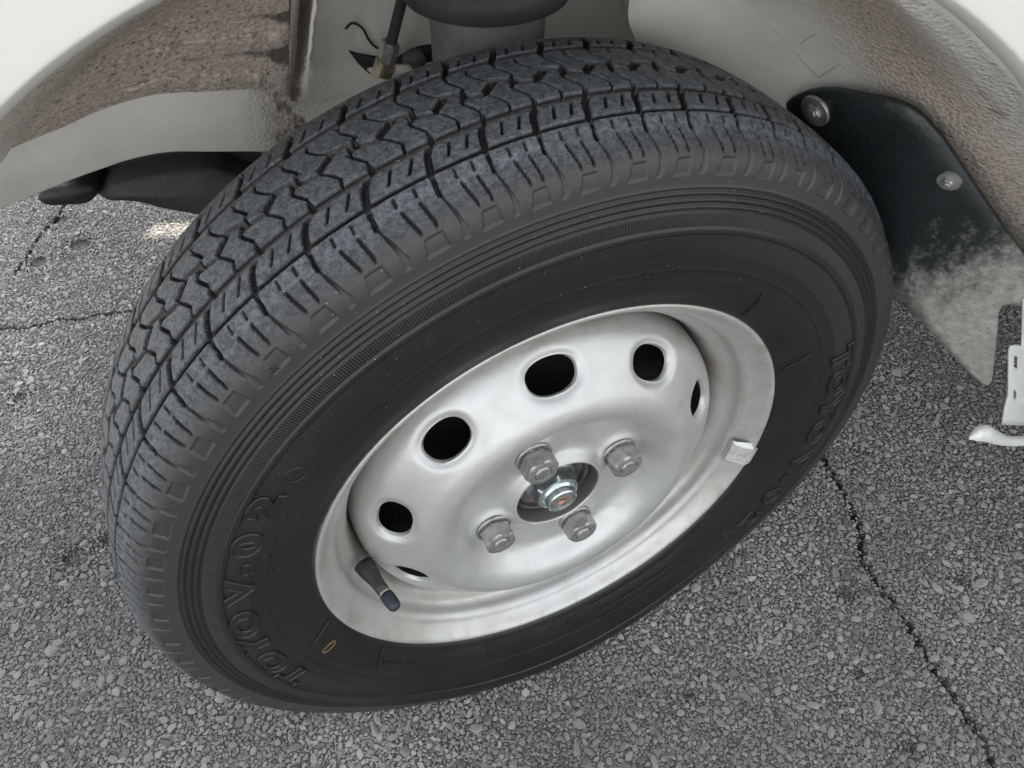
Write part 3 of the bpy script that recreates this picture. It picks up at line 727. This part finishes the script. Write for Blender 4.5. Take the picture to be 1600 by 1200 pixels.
# ribs, ridge and mould lines of the sidewall
r_ = prof[:, 0]; outer = prof[:, 1] < .02
relief = np.zeros(ns)
for rg in (.2407, .2376, .2343, .2311): relief -= .0011 * np.exp(-((r_ - rg) / .00055) ** 2)
relief += .0009 * np.clip((r_ - .2188) / .0009, 0, 1) * np.clip((.2228 - r_) / .0006, 0, 1)
relief += .0005 * np.exp(-((r_ - .1972) / .0007) ** 2) - .0004 * np.clip((.1970 - r_) / .0012, 0, 1)
relief += .00035 * np.exp(-((r_ - .1895) / .0004) ** 2)
relief *= outer
disp = relief[None] - Dm
R_ = prof[None, :, 0] + disp * nrm[None, :, 0]; Y_ = np.broadcast_to(prof[None, :, 1] + disp * nrm[None, :, 1], R_.shape).copy()
thr = np.radians(TH)
# the tyre sits: bulge of the lower sidewall, flat contact patch
dth = np.abs(((TH + 90 + 180) % 360) - 180)
load = np.clip(1 - dth / 52, 0, 1); load = load * load * (3 - 2 * load)
wr = np.exp(-((prof[:, 0] - .236) / .024) ** 2)
Y_ += (load[:, None] * wr[None]) * .0085 * np.where(prof[None, :, 1] < YC, -1, 1)
X3 = np.cos(thr)[:, None] * R_; Z3 = np.sin(thr)[:, None] * R_
Z3 = np.where(Z3 < -H + .0005, -H + .0005 + (Z3 + H) * .02, Z3)
TP = np.stack([X3, Y_, Z3], -1)
tme = grid_mesh('tyre', TP, close_u=True, flip=True)
tread_a = np.clip((prof[:, 0] - .2530) / .012, 0, 1) * np.where(prof[:, 1] < .02, 1, 1)
set_attr(tme, 'tread', np.clip(tread_a[None] * np.clip(1 - Dm / .0012, 0, 1), 0, 1))
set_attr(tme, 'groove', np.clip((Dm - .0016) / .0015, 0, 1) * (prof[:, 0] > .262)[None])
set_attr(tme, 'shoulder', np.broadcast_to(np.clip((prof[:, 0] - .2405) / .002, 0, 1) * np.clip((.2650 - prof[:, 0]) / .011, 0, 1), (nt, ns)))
set_attr(tme, 'scuff', np.broadcast_to(np.exp(-((prof[:, 1] - .007) / .007) ** 2) * (prof[:, 0] > .25), (nt, ns)) * (Dm < .0006))
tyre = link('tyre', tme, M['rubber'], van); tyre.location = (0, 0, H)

# ---- raised lettering moulded into the sidewall
yr = lambda r: float(np.interp(r, [p_[0] for p_ in prof_side], [p_[1] for p_ in prof_side]))
def letter_mesh(ch, th0, r0, h, depth, wscale=1.0, flip=False, bold=.04, bev=.018, ridge=False):
    def glyph(outline):
        cu = bpy.data.curves.new('letter', 'FONT'); cu.body = ch; cu.size = 1.0; cu.align_x = 'CENTER'; cu.offset = bold; cu.bevel_resolution = 1; cu.resolution_u = 5
        if outline: cu.fill_mode = 'NONE' if hasattr(cu, 'fill_mode') else cu.fill_mode; cu.bevel_depth = .030; cu.extrude = 0
        else: cu.extrude = .03; cu.bevel_depth = bev
        ob = bpy.data.objects.new('letter_tmp', cu); COL.objects.link(ob)
        dg = bpy.context.evaluated_depsgraph_get(); me_ = bpy.data.meshes.new_from_object(ob.evaluated_get(dg)); bpy.data.objects.remove(ob); bpy.data.curves.remove(cu)
        return me_
    me = glyph(False)
    zmax = max(v.co.z for v in me.vertices)
    if ridge:
        m2 = glyph(True)
        for v in m2.vertices: v.co.z = zmax * (1.0 + v.co.z / .030 * .9)
        bm = bmesh.new(); bm.from_mesh(me); bm.from_mesh(m2); bm.to_mesh(me); bm.free()
    co = np.empty(len(me.vertices) * 3); me.vertices.foreach_get('co', co); co = co.reshape(-1, 3)
    if flip: co[:, :2] *= -1; co[:, 1] += .7
    bm = bmesh.new(); bm.from_mesh(me); bmesh.ops.subdivide_edges(bm, edges=[e for e in bm.edges if e.calc_length() > .25], cuts=2); bmesh.ops.triangulate(bm, faces=bm.faces); bm.to_mesh(me); bm.free()
    co = np.empty(len(me.vertices) * 3); me.vertices.foreach_get('co', co); co = co.reshape(-1, 3)
    sc = h / .72
    r = r0 + co[:, 1] * sc; th = math.radians(th0) - co[:, 0] * sc * wscale / (r0 + h / 2)
    zt = co[:, 2] / zmax
    y = np.array([yr(q) for q in r]) - depth * zt
    new = np.stack([np.cos(th) * r, y, np.sin(th) * r], 1)
    me.vertices.foreach_set('co', new.ravel().astype(np.float32)); me.materials.clear(); me.update(); return me
def put_letter(ch, th0, r0, h, depth, **k):
    ob = link('raised_letter', letter_mesh(ch, th0, r0, h, depth, **k), M['letter'], tyre); auto_smooth(ob, 35); return ob
for rot in (0, 180):
    for ch, t_ in (('T', 198.5), ('O', 190.6), ('Y', 183.0), ('O', 175.4), ('V', 165.6), ('-', 160.2), ('0', 154.4), ('2', 146.4)):
        put_letter(ch, t_ + rot, .2045, .0142, .0009, wscale=1.3 if ch == '-' else 1.72, bold=.05, ridge=True)
    put_letter('e', 139.7 + rot, .2035, .0042, .0006, wscale=1.2, bold=.02)
    ring = [((.2055 + .0052 * math.cos(a)), 139.7 + rot + math.degrees(.0052 * math.sin(a) / .2055)) for a in np.linspace(0, 2 * PI, 33)]
    link('letter_ring', tube_mesh('letter_ring', [(r * math.cos(math.radians(t)), yr(r), r * math.sin(math.radians(t))) for r, t in ring], .0006, 6, cap=False), M['letter'], tyre)
def small_text(s, t0, r0, h, depth, dirn=-1, flip=False, adv=.78):
    dt = math.degrees(h * adv / r0)
    for i, ch in enumerate(s):
        if ch != ' ': put_letter(ch, t0 + dirn * dt * i, r0, h, depth, flip=flip, bold=.0, bev=.012)
small_text('MADE IN JAPAN', 228, .1800, .0032, .0004)
small_text('0021A9240', 283, .1765, .0050, .0007, adv=1.12)
def side_pt(r, t, off=.0003): a = math.radians(t); return (r * math.cos(a), yr(r) - off, r * math.sin(a))
fr = [side_pt(.1735, t) for t in np.linspace(281, 308, 20)] ; fr2 = [side_pt(.1845, t) for t in np.linspace(308, 281, 20)]
link('date_code_frame', tube_mesh('date_code_frame', fr + fr2 + fr[:1], .0005, 6), M['letter'], tyre)
for t in (192.0, 216.5, 250.0, 52.0, 24.0):
    link('mould_line', tube_mesh('mould_line', [side_pt(r, t + (r - .18) * 160) for r in np.linspace(.170, .189, 8)], .0005, 6), M['letter'], tyre)
pr_ = [(.1824 + .0050 * math.cos(a), 198.2 + math.degrees(.0026 * math.sin(a) / .183)) for a in np.linspace(0, 2 * PI, 33)]
link('paint_ring', tube_mesh('paint_ring', [side_pt(r, t, -.0001) for r, t in pr_], .0005, 6, cap=False), M['yellow'], tyre, label='small yellow inspection ring on the sidewall')
for t in (JT[3] - 2.6, JT[3] - 180):                # triangular wear marks
    tri = [side_pt(.2512, t), side_pt(.2490, t + .55), side_pt(.2490, t - .55), side_pt(.2512, t)]
    tri = [(x, float(np.interp(math.hypot(x, z), [.2428, .25, .2545], [-.0066, -.0056, -.0042])) - .0001, z) for x, y, z in tri]
    link('wear_mark', tube_mesh('wear_mark', tri, .0004, 6), M['letter'], tyre)

# ------------------------------------------------------------------ the wheel
wheel = bpy.data.objects.new('wheel', None); COL.objects.link(wheel); wheel.parent = van; wheel.location = (0, 0, H)
rim_prof = [(.1668, .0035), (.1674, .0012), (.1668, -.0003), (.1655, -.0008), (.1640, -.0001), (.1620, .0022), (.1592, .0062), (.1560, .0096), (.1528, .0118), (.1508, .0150), (.1496, .0205), (.1478, .0240), (.1445, .0262), (.1415, .0285), (.1392, .0330), (.1378, .0400), (.1370, .0500), (.1370, .0900), (.150, .100), (.153, .118), (.166, .121)]
rim = link('rim', lathe('rim', rim_prof, 320, (0, 0, 0), n_prof=150), M['silver'], wheel)
NANG = [112.2 - 1.3, 20.9, -69.4, -159.3]
def disc_mesh():
    pts = [(.0305, .0230), (.0305, .0150), (.0305, .0085), (.0306, .0070), (.0311, .0063), (.0320, .0062), (.0328, .0066), (.0333, .0076), (.0345, .0086), (.0362, .0100), (.0385, .0122), (.0415, .0134), (.0450, .0139), (.0550, .0138), (.0630, .0132), (.0680, .0108), (.0720, .0068), (.0760, .0022), (.0805, -.0018), (.0860, -.0042), (.0920, -.0046), (.0985, -.0024), (.1045, .0020), (.1105, .0060), (.1165, .0103), (.1225, .0149), (.1275, .0198), (.1312, .0256), (.1336, .0325), (.1348, .041), (.1353, .060)]
    P = catmull(pts, 3000); s = np.r_[0, np.cumsum(np.linalg.norm(np.diff(P, axis=0), axis=1))]
    at = lambda sv: np.stack([np.interp(sv, s, P[:, 0]), np.interp(sv, s, P[:, 1])], -1)
    tg_ = np.gradient(P, axis=0); tg_ /= np.linalg.norm(tg_, axis=1)[:, None]
    nr_, ny_ = -tg_[:, 1] * -1, -tg_[:, 0]
    sc = np.interp(.1168, P[:, 0], s); s0, s1 = sc - .0180, sc + .0180
    verts, faces = [], []
    def emit(t_deg, sv, off=0.0):
        r, y = at(np.array(sv)); nr = np.interp(sv, s, nr_); ny = np.interp(sv, s, ny_)
        if ny > 0: nr, ny = -nr, -ny
        t_ = math.radians(t_deg); x, z = r * math.cos(t_), r * math.sin(t_)
        pad = 0.0
        for a in NANG:
            a = math.radians(a); d = math.hypot(x - .05 * math.cos(a), z - .05 * math.sin(a)); pad += .0040 / (1 + math.exp((d - .0150) / .0016))
        r2 = r + nr * off; y2 = y + ny * off - pad
        verts.append((r2 * math.cos(t_), y2, r2 * math.sin(t_))); return len(verts) - 1
    NT_ = 360
    def band(sa, sb, n):
        base = len(verts)
        for i in range(NT_):
            for j in range(n + 1): emit(i * 360 / NT_ - 4.6, sa + (sb - sa) * j / n)
        for i in range(NT_):
            k_ = (i + 1) % NT_
            for j in range(n): faces.append((base + i * (n + 1) + j, base + i * (n + 1) + j + 1, base + k_ * (n + 1) + j + 1, base + k_ * (n + 1) + j))
    band(0, s0, 92); band(s1, s[-1], 40)
    NS = 24; K = 16; lips = []
    for h in range(10):
        tc = 21.4 + 36 * h
        bnd = [(-18 + i, s0) for i in range(36)] + [(18, s0 + (s1 - s0) * j / NS) for j in range(NS)] + [(18 - i, s1) for i in range(36)] + [(-18, s1 - (s1 - s0) * j / NS) for j in range(NS)]
        ring0 = []
        for (dt, sv) in bnd:
            X = dt / 18.0; Yv = (sv - sc) / .018; a = math.atan2(Yv * .018, X * math.radians(18) * .1168)
            c, q = math.cos(a), math.sin(a); at_, as_ = .0162, .0118; n_ = 2.3
            rho = 1 / ((abs(c) / at_) ** n_ + (abs(q) / as_) ** n_) ** (1 / n_)
            ring0.append((math.degrees(rho * c / .1168), sc + rho * q))
        base = len(verts)
        def ringv(f, off):
            for (dt, sv), (d0, q0_) in zip(bnd, ring0):
                d1, q1_ = d0 + (dt - d0) * f, q0_ + (sv - q0_) * f
                gap = math.hypot(math.radians(d1 - d0) * .1168, q1_ - q0_)
                emit(tc + d1, q1_, off if off is not None else -.0024 * math.exp(-(gap / .0032) ** 2))
        offs = [(-.02, -.0052), (0.0, -.0030)]
        for k_ in range(1, K + 1):
            f = (k_ / K) ** 1.35
            dmm = f * .02
            offs.append((f, None if k_ < K else 0.0))
        for f, o in offs: ringv(f, o)
        nb = len(bnd)
        for k_ in range(len(offs) - 1):
            for i in range(nb):
                j = (i + 1) % nb
                faces.append((base + k_ * nb + i, base + k_ * nb + j, base + (k_ + 1) * nb + j, base + (k_ + 1) * nb + i))
    me = mesh_from('disc', verts, faces)
    bm = bmesh.new(); bm.from_mesh(me); bmesh.ops.remove_doubles(bm, verts=bm.verts, dist=2e-5); bmesh.ops.recalc_face_normals(bm, faces=bm.faces)
    bm.to_mesh(me); bm.free(); return me
disc = link('wheel_disc', disc_mesh(), M['silver'], wheel); auto_smooth(disc, 50)
link('brake_drum', lathe('brake_drum', [(.001, .046), (.1255, .046), (.1300, .051), (.1300, .11)], 96, (0, 0, 0)), M['drum'], wheel)
# lug nuts
for i, a in enumerate(NANG):
    a = math.radians(a); c = np.array((.05 * math.cos(a), .0105, .05 * math.sin(a)))
    rings = [(-.004, .0125, 0), (.0000, .0130, 0), (.0012, .0130, 0), (.0020, .0124, 0), (.0024, .0112, 0), (.0030, .0112, 1), (.0046, .0122, 1), (.0120, .0122, 1), (.0134, .0114, 1), (.0142, .0104, 1), (.0146, .0094, 0), (.0146, .0064, 0), (.0141, .0060, 0), (.0144, .0054, 0), (.0154, .0048, 0), (.0156, .0030, 0), (.0156, 0, 0)]
    ob = link('lug_nut', hex_bolt('lug_nut', c, (0, -1, 0), rings, .0205, rot=a + .35, dark_ring=(0, 1, 4, 5, 12)), M['nut'], wheel); auto_smooth(ob, 24)
# hub with its big nut
hub = link('hub', lathe('hub', [(.0293, .055), (.0293, .0180), (.0288, .0170), (.0270, .0168), (.0264, .0174), (.0258, .0210), (.0240, .0222), (.0150, .0222), (.001, .0222)], 96, (0, 0, 0)), M['hub'], wheel); auto_smooth(hub, 35)
hn = link('hub_nut', hex_bolt('hub_nut', (0, .0205, 0), (0, -1, 0), [(0, .0185, 0), (.0015, .0185, 0), (.0022, .0165, 0), (.0024, .0172, 1), (.0110, .0172, 1), (.0140, .0150, 1), (.0148, .0126, 0), (.0165, .0114, 0), (.0205, .0108, 0), (.0212, .0100, 0), (.0212, .0086, 0), (.0196, .0084, 0)], .0296, rot=.5), M['chrome'], wheel); auto_smooth(hn, 24)
st = link('stub_axle_end', lathe('stub_axle_end', [(.0083, .003), (.0083, .0008), (.0072, .0000), (.0048, .0002), (.0046, .0014), (.0005, .0014)], 40, (0, 0, 0)), M['nut'], wheel); auto_smooth(st, 35)
link('rusty_centre', lathe('rusty_centre', [(.0050, .0012), (.0047, -.0002), (.0030, .0004), (.0024, .0012), (.0005, .0013)], 32, (0, 0, 0)), M['rust'], wheel)
# valve
tv = math.radians(189.5)
def pol(r, t, y): return np.array((r * math.cos(t), y, r * math.sin(t)))
v0, v1 = pol(.1380, tv, .0220), pol(.1290, math.radians(191.5), -.0125)
ax = (v1 - v0) / np.linalg.norm(v1 - v0); LV = np.linalg.norm(v1 - v0)
vs_ = link('valve_stem', tube_mesh('valve_stem', [v0 + ax * t for t in (0, .004, .008, .012, .016, .020, .0245)], [.0068, .0066, .0061, .0053, .0046, .0043, .0042], 24), M['valve'], wheel)
link('valve_thread', tube_mesh('valve_thread', [v0 + ax * t for t in (.0240, .0268)], [.0040, .0040], 20), M['brass'], wheel)
link('valve_cap', tube_mesh('valve_cap', [v0 + ax * t for t in (.0265, .0270, .0300, .0345, .0375, .0392, .0398)], [.0036, .0045, .0047, .0046, .0042, .0030, .0010], 24), M['cap'], wheel)
# clip-on balance weight over the lip
def weight():
    tc = math.radians(-11.8); n1, rows = 26, []
    sec = [(.1505, .0108), (.1500, .0070), (.1520, .0040), (.1560, .0015), (.1600, -.0012), (.1628, -.0028), (.1650, -.0030), (.1672, -.0024), (.1688, -.0008), (.1690, .0020), (.1684, .0030)]
    for i, f in enumerate(np.linspace(-1, 1, n1)):
        e = 1 - max(0, abs(f) - .78) / .22 * .35; t_ = tc + f * .0118 / .158
        rows.append([(r * math.cos(t_), (y - .0118 + .0118 if r > .1625 else y * e + .0095 * (1 - e)) , r * math.sin(t_)) if True else None for r, y in (sec if abs(f) < .62 else [(min(r, .1625), y) for r, y in sec])])
    return grid_mesh('balance_weight', np.array(rows), flip=False)
w_ = link('balance_weight', weight(), M['weight'], wheel); auto_smooth(w_, 40)

# ------------------------------------------------------------------ the asphalt
GX0, GX1, GY0, GY1 = -.78, 1.20, -.62, 1.30
cr1 = [sight_ground(*p)[:2] for p in [(1275, 690), (1290, 722), (1310, 752), (1330, 790), (1345, 830), (1347, 872), (1368, 905), (1392, 935), (1412, 962), (1430, 992), (1452, 1030), (1472, 1066), (1490, 1090), (1510, 1120), (1530, 1150), (1545, 1180), (1570, 1230)]]
cr2 = [sight_ground(*p)[:2] for p in [(-60, 520), (0, 513), (30, 514), (60, 509), (95, 498), (120, 500), (150, 491), (200, 487), (260, 480)]]
cr3 = [sight_ground(*p)[:2] for p in [(20, 430), (38, 408), (55, 380), (70, 360), (95, 330), (110, 300)]]
pits = [(*sight_ground(x, y)[:2], r) for x, y, r in [(118, 872, .020), (60, 410, .02), (125, 385, .024), (1320, 925, .010), (170, 840, .012), (30, 620, .014), (1420, 1165, .010), (1075, 1085, .008), (240, 985, .010), (1500, 905, .010), (1340, 1050, .008), (95, 345, .02)]]
def pl_dist(X, Y, pl):
    best = np.full(X.shape, 9.0)
    for (a, b), (c, d) in zip(pl[:-1], pl[1:]):
        dx, dy = c - a, d - b; t = np.clip(((X - a) * dx + (Y - b) * dy) / (dx * dx + dy * dy), 0, 1)
        best = np.minimum(best, np.hypot(X - a - t * dx, Y - b - t * dy))
    return best
def lowfreq(X, Y):
    return .0010 * np.sin(X * 13 + 1.3 * np.sin(Y * 7)) + .0009 * np.sin(Y * 17 + 2 * np.sin(X * 9)) + .0006 * np.sin(X * 41 + Y * 29)
gx = np.arange(GX0, GX1 + 1e-6, .0033); gy = np.arange(GY0, GY1 + 1e-6, .0033); GX1, GY1 = gx[-1], gy[-1]
GXX, GYY = np.meshgrid(gx, gy, indexing='ij')
jit = .0018 * np.sin(GXX * 330 + 3 * np.sin(GYY * 210)) + .0012 * np.sin(GYY * 470)
cd = np.minimum(np.minimum(pl_dist(GXX + jit, GYY, cr1) * 1.0, pl_dist(GXX + jit, GYY, cr2) * 1.0), pl_dist(GXX, GYY + jit, cr3))
edge = np.minimum(np.minimum(GXX - GX0, GX1 - GXX), np.minimum(GYY - GY0, GY1 - GYY)); ek = np.clip(edge / .06, 0, 1)
crk = np.clip((.0027 - cd) / .0020, 0, 1)
Zg = (lowfreq(GXX, GYY) - .0006 * rng.random(GXX.shape)) * ek - .009 * crk * ek
for x, y, r in pits: Zg -= .0035 * np.exp(-(((GXX - x) ** 2 + (GYY - y) ** 2) / r ** 2) ** 2)
V = np.stack([GXX, GYY, Zg], -1); nx_, ny_ = V.shape[:2]
BIG = 400.0
ov = np.array([(x, y, 0) for x in (-BIG, GX0, GX1, BIG) for y in (-BIG, GY0, GY1, BIG)])
iu = np.arange(nx_ - 1); iv = np.arange(ny_ - 1); a_ = (iu[:, None] * ny_ + iv[None]).ravel(); q = np.stack([a_, a_ + ny_, a_ + ny_ + 1, a_ + 1], 1)
o0 = nx_ * ny_; oq = [(o0 + i * 4 + j, o0 + (i + 1) * 4 + j, o0 + (i + 1) * 4 + j + 1, o0 + i * 4 + j + 1) for i in range(3) for j in range(3) if not (i == 1 and j == 1)]
q = np.vstack([q, np.array(oq)]); allv = np.vstack([V.reshape(-1, 3), ov])
gme = bpy.data.meshes.new('asphalt'); gme.vertices.add(len(allv)); gme.vertices.foreach_set('co', allv.ravel().astype(np.float32))
gme.loops.add(q.size); gme.loops.foreach_set('vertex_index', q.ravel().astype(np.int32)); gme.polygons.add(len(q)); gme.polygons.foreach_set('loop_start', np.arange(0, q.size, 4, dtype=np.int32)); gme.update(calc_edges=True)
set_attr(gme, 'open', np.r_[np.zeros(crk.size), np.ones(16)]); set_attr(gme, 'crack', np.r_[crk.ravel(), np.zeros(16)])
ground = link('asphalt', gme, M['bitumen']); ground['kind'] = 'structure'; ground['label'] = 'worn grey asphalt with exposed stones and long cracks'

# stones bedded in the surface: thrown large to small on a fine raster
RS = .0007; W_, Hh = int((GX1 - GX0) / RS), int((GY1 - GY0) / RS)
occ = np.zeros((W_ + 40, Hh + 40), bool)
cxx, cyy = np.meshgrid(GX0 + (np.arange(W_ + 40) - 20) * RS, GY0 + (np.arange(Hh + 40) - 20) * RS, indexing='ij')
# only where the ground can be seen from about here
rel = np.stack([cxx - CAM[0], cyy - CAM[1], np.full(cxx.shape, -CAM[2])], -1) @ CR.T
vis = (rel[..., 2] > .1) & (np.abs(rel[..., 0] / rel[..., 2]) < 1.5) & (np.abs(rel[..., 1] / rel[..., 2]) < 1.3)
vis[:20] = vis[-20:] = False; vis[:, :20] = vis[:, -20:] = False
jx = .0018 * np.sin(cxx * 330 + 3 * np.sin(cyy * 210)) + .0012 * np.sin(cyy * 470)
for pl in (cr1, cr2, cr3): occ |= pl_dist(cxx + jx, cyy, pl) < .0015
for x, y, r in pits: occ |= ((cxx - x) ** 2 + (cyy - y) ** 2 < (r * .55) ** 2)
occ |= ~vis
del rel, jx
stones = []
def throw(rmin, rmax, tries):
    ii = rng.integers(20, W_ + 20, tries); jj = rng.integers(20, Hh + 20, tries); rr = rng.uniform(rmin, rmax, tries)
    ok = ~occ[ii, jj]; ii, jj, rr = ii[ok], jj[ok], rr[ok]
    for i, j, r in zip(ii.tolist(), jj.tolist(), rr.tolist()):
        if occ[i, j]: continue
        k_ = int(r / RS * .95 + .5)
        if k_ < 1: k_ = 1
        if occ[i - k_, j] or occ[i + k_, j] or occ[i, j - k_] or occ[i, j + k_]: continue
        d = max(1, int(k_ * .7))
        if occ[i - d, j - d] or occ[i + d, j + d] or occ[i - d, j + d] or occ[i + d, j - d]: continue
        occ[i - k_:i + k_ + 1, j - d:j + d + 1] = True; occ[i - d:i + d + 1, j - k_:j + k_ + 1] = True
        stones.append((GX0 + (i - 20 + random.random()) * RS, GY0 + (j - 20 + random.random()) * RS, r))
throw(.0040, .0052, 520); throw(.0026, .0040, 15000); throw(.0017, .0026, 170000); throw(.0011, .0017, 760000); throw(.0007, .0011, 1500000)
stones = np.array(stones)
def rock(seed):
    r = random.Random(seed); bm = bmesh.new(); bmesh.ops.create_icosphere(bm, subdivisions=2, radius=1)
    for _ in range(r.randint(8, 13)):
        n = Vector((r.gauss(0, 1), r.gauss(0, 1), r.gauss(0, .8))).normalized(); d = r.uniform(.48, .80)
        for v in bm.verts:
            k_ = v.co.dot(n) - d
            if k_ > 0: v.co -= n * k_
    n = Vector((r.uniform(-.5, .5), r.uniform(-.5, .5), 1)).normalized(); d = r.uniform(.42, .62)
    for v in bm.verts:
        k_ = v.co.dot(n) - d
        if k_ > 0: v.co -= n * k_
    sx = r.uniform(.8, 1.35)
    for v in bm.verts: v.co.x *= sx * 1.35; v.co.y *= 1.35 / sx; v.co.z *= 1.1
    me = bpy.data.meshes.new('stone'); bm.to_mesh(me); bm.free()
    me.materials.append(M['stone']); return me
rocks = [rock(i) for i in range(16)]
zs = lowfreq(stones[:, 0], stones[:, 1])
order = np.argsort(-stones[:, 2] / np.hypot(np.hypot(stones[:, 0] - CAM[0], stones[:, 1] - CAM[1]), CAM[2]))
# the largest in view, one object each
def in_view(x, y):
    p = (np.array((x, y, 0)) - CAM) @ CR.T; px, py = 800 + FPX * p[0] / p[2], 600 - FPX * p[1] / p[2]
    if not (2 < px < 1598 and 2 < py < 1198): return False
    d = np.array((x, y, 0)) - CAM; t_ = (-.02 - CAM[1]) / d[1] if d[1] else -1                 # behind the tyre?
    q_ = CAM + d * t_
    if 0 < t_ < 1 and math.hypot(q_[0], q_[2] - H) < .262: return False
    t_ = (.09 - CAM[1]) / d[1]; q_ = CAM + d * t_
    if 0 < t_ < 1 and math.hypot(q_[0], q_[2] - H) < .272: return False
    b_ = OB + (np.array((CD * x - SD * y, SD * x + CD * y, -H)) - OB) * ((.12 - OB[1]) / ((SD * x + CD * y) - OB[1]) if (SD * x + CD * y) > .12 else 1)
    return not (b_[2] > .16)
single = []
for i in order:
    if len(single) >= 300: break
    if in_view(stones[i, 0], stones[i, 1]): single.append(i)
single = set(int(i) for i in single)
for i in sorted(single):
    x, y, r = stones[i]
    ob = bpy.data.objects.new('stone', rocks[i % 16]); COL.objects.link(ob); ob.parent = ground
    ob.location = (x, y, zs[i] - r * random.uniform(.12, .35)); ob.rotation_euler = (random.uniform(-.18, .18), random.uniform(-.18, .18), random.uniform(0, 6.28)); s_ = r * random.uniform(1.0, 1.1)
    ob.scale = (s_, s_, s_ * random.uniform(.65, .9))
rest = np.array([i for i in range(len(stones)) if i not in single]); S = stones[rest]
print('stones', len(stones), flush=True)
pm = bpy.data.meshes.new('gravel'); pm.vertices.add(len(S)); co = np.c_[S[:, 0], S[:, 1], zs[rest] + S[:, 2] * rng.uniform(-.34, .10, len(S))]
pm.vertices.foreach_set('co', co.ravel().astype(np.float32))
at = pm.attributes.new('size', 'FLOAT_VECTOR', 'POINT'); f_ = rng.uniform(.95, 1.15, len(S)); at.data.foreach_set('vector', np.c_[S[:, 2] * f_, S[:, 2] * f_, S[:, 2] * f_ * rng.uniform(.6, .95, len(S))].ravel().astype(np.float32))
at = pm.attributes.new('turn', 'FLOAT_VECTOR', 'POINT'); at.data.foreach_set('vector', np.c_[rng.uniform(-.5, .5, len(S)), rng.uniform(-.5, .5, len(S)), rng.uniform(0, 6.28, len(S))].ravel().astype(np.float32))
at = pm.attributes.new('pick', 'INT', 'POINT'); at.data.foreach_set('value', rng.integers(0, 16, len(S)).astype(np.int32))
gravel = bpy.data.objects.new('gravel', pm); COL.objects.link(gravel); gravel['kind'] = 'stuff'; gravel['label'] = 'small grey stones bedded in the worn asphalt surface'
src = bpy.data.collections.new('stone_shapes')
for k_, me in enumerate(rocks):
    o = bpy.data.objects.new('stone_shape_%02d' % k_, me); src.objects.link(o)
ng = bpy.data.node_groups.new('bed_stones', 'GeometryNodeTree'); ng.interface.new_socket('Geometry', in_out='INPUT', socket_type='NodeSocketGeometry'); ng.interface.new_socket('Geometry', in_out='OUTPUT', socket_type='NodeSocketGeometry')
N = ng.nodes; gi = N.new('NodeGroupInput'); go = N.new('NodeGroupOutput'); m2p = N.new('GeometryNodeMeshToPoints'); ci = N.new('GeometryNodeCollectionInfo'); iop = N.new('GeometryNodeInstanceOnPoints')
ci.inputs['Collection'].default_value = src; ci.inputs['Separate Children'].default_value = True; ci.inputs['Reset Children'].default_value = True
def named(nm, dt):
    n_ = N.new('GeometryNodeInputNamedAttribute'); n_.data_type = dt; n_.inputs[0].default_value = nm; return n_.outputs[0]
e2r = N.new('FunctionNodeEulerToRotation')
Lk = ng.links.new
Lk(gi.outputs[0], m2p.inputs[0]); Lk(m2p.outputs[0], iop.inputs['Points']); Lk(ci.outputs[0], iop.inputs['Instance']); iop.inputs['Pick Instance'].default_value = True
Lk(named('pick', 'INT'), iop.inputs['Instance Index']); Lk(named('turn', 'FLOAT_VECTOR'), e2r.inputs[0]); Lk(e2r.outputs[0], iop.inputs['Rotation']); Lk(named('size', 'FLOAT_VECTOR'), iop.inputs['Scale']); Lk(iop.outputs[0], go.inputs[0])
md = gravel.modifiers.new('bed_stones', 'NODES'); md.node_group = ng
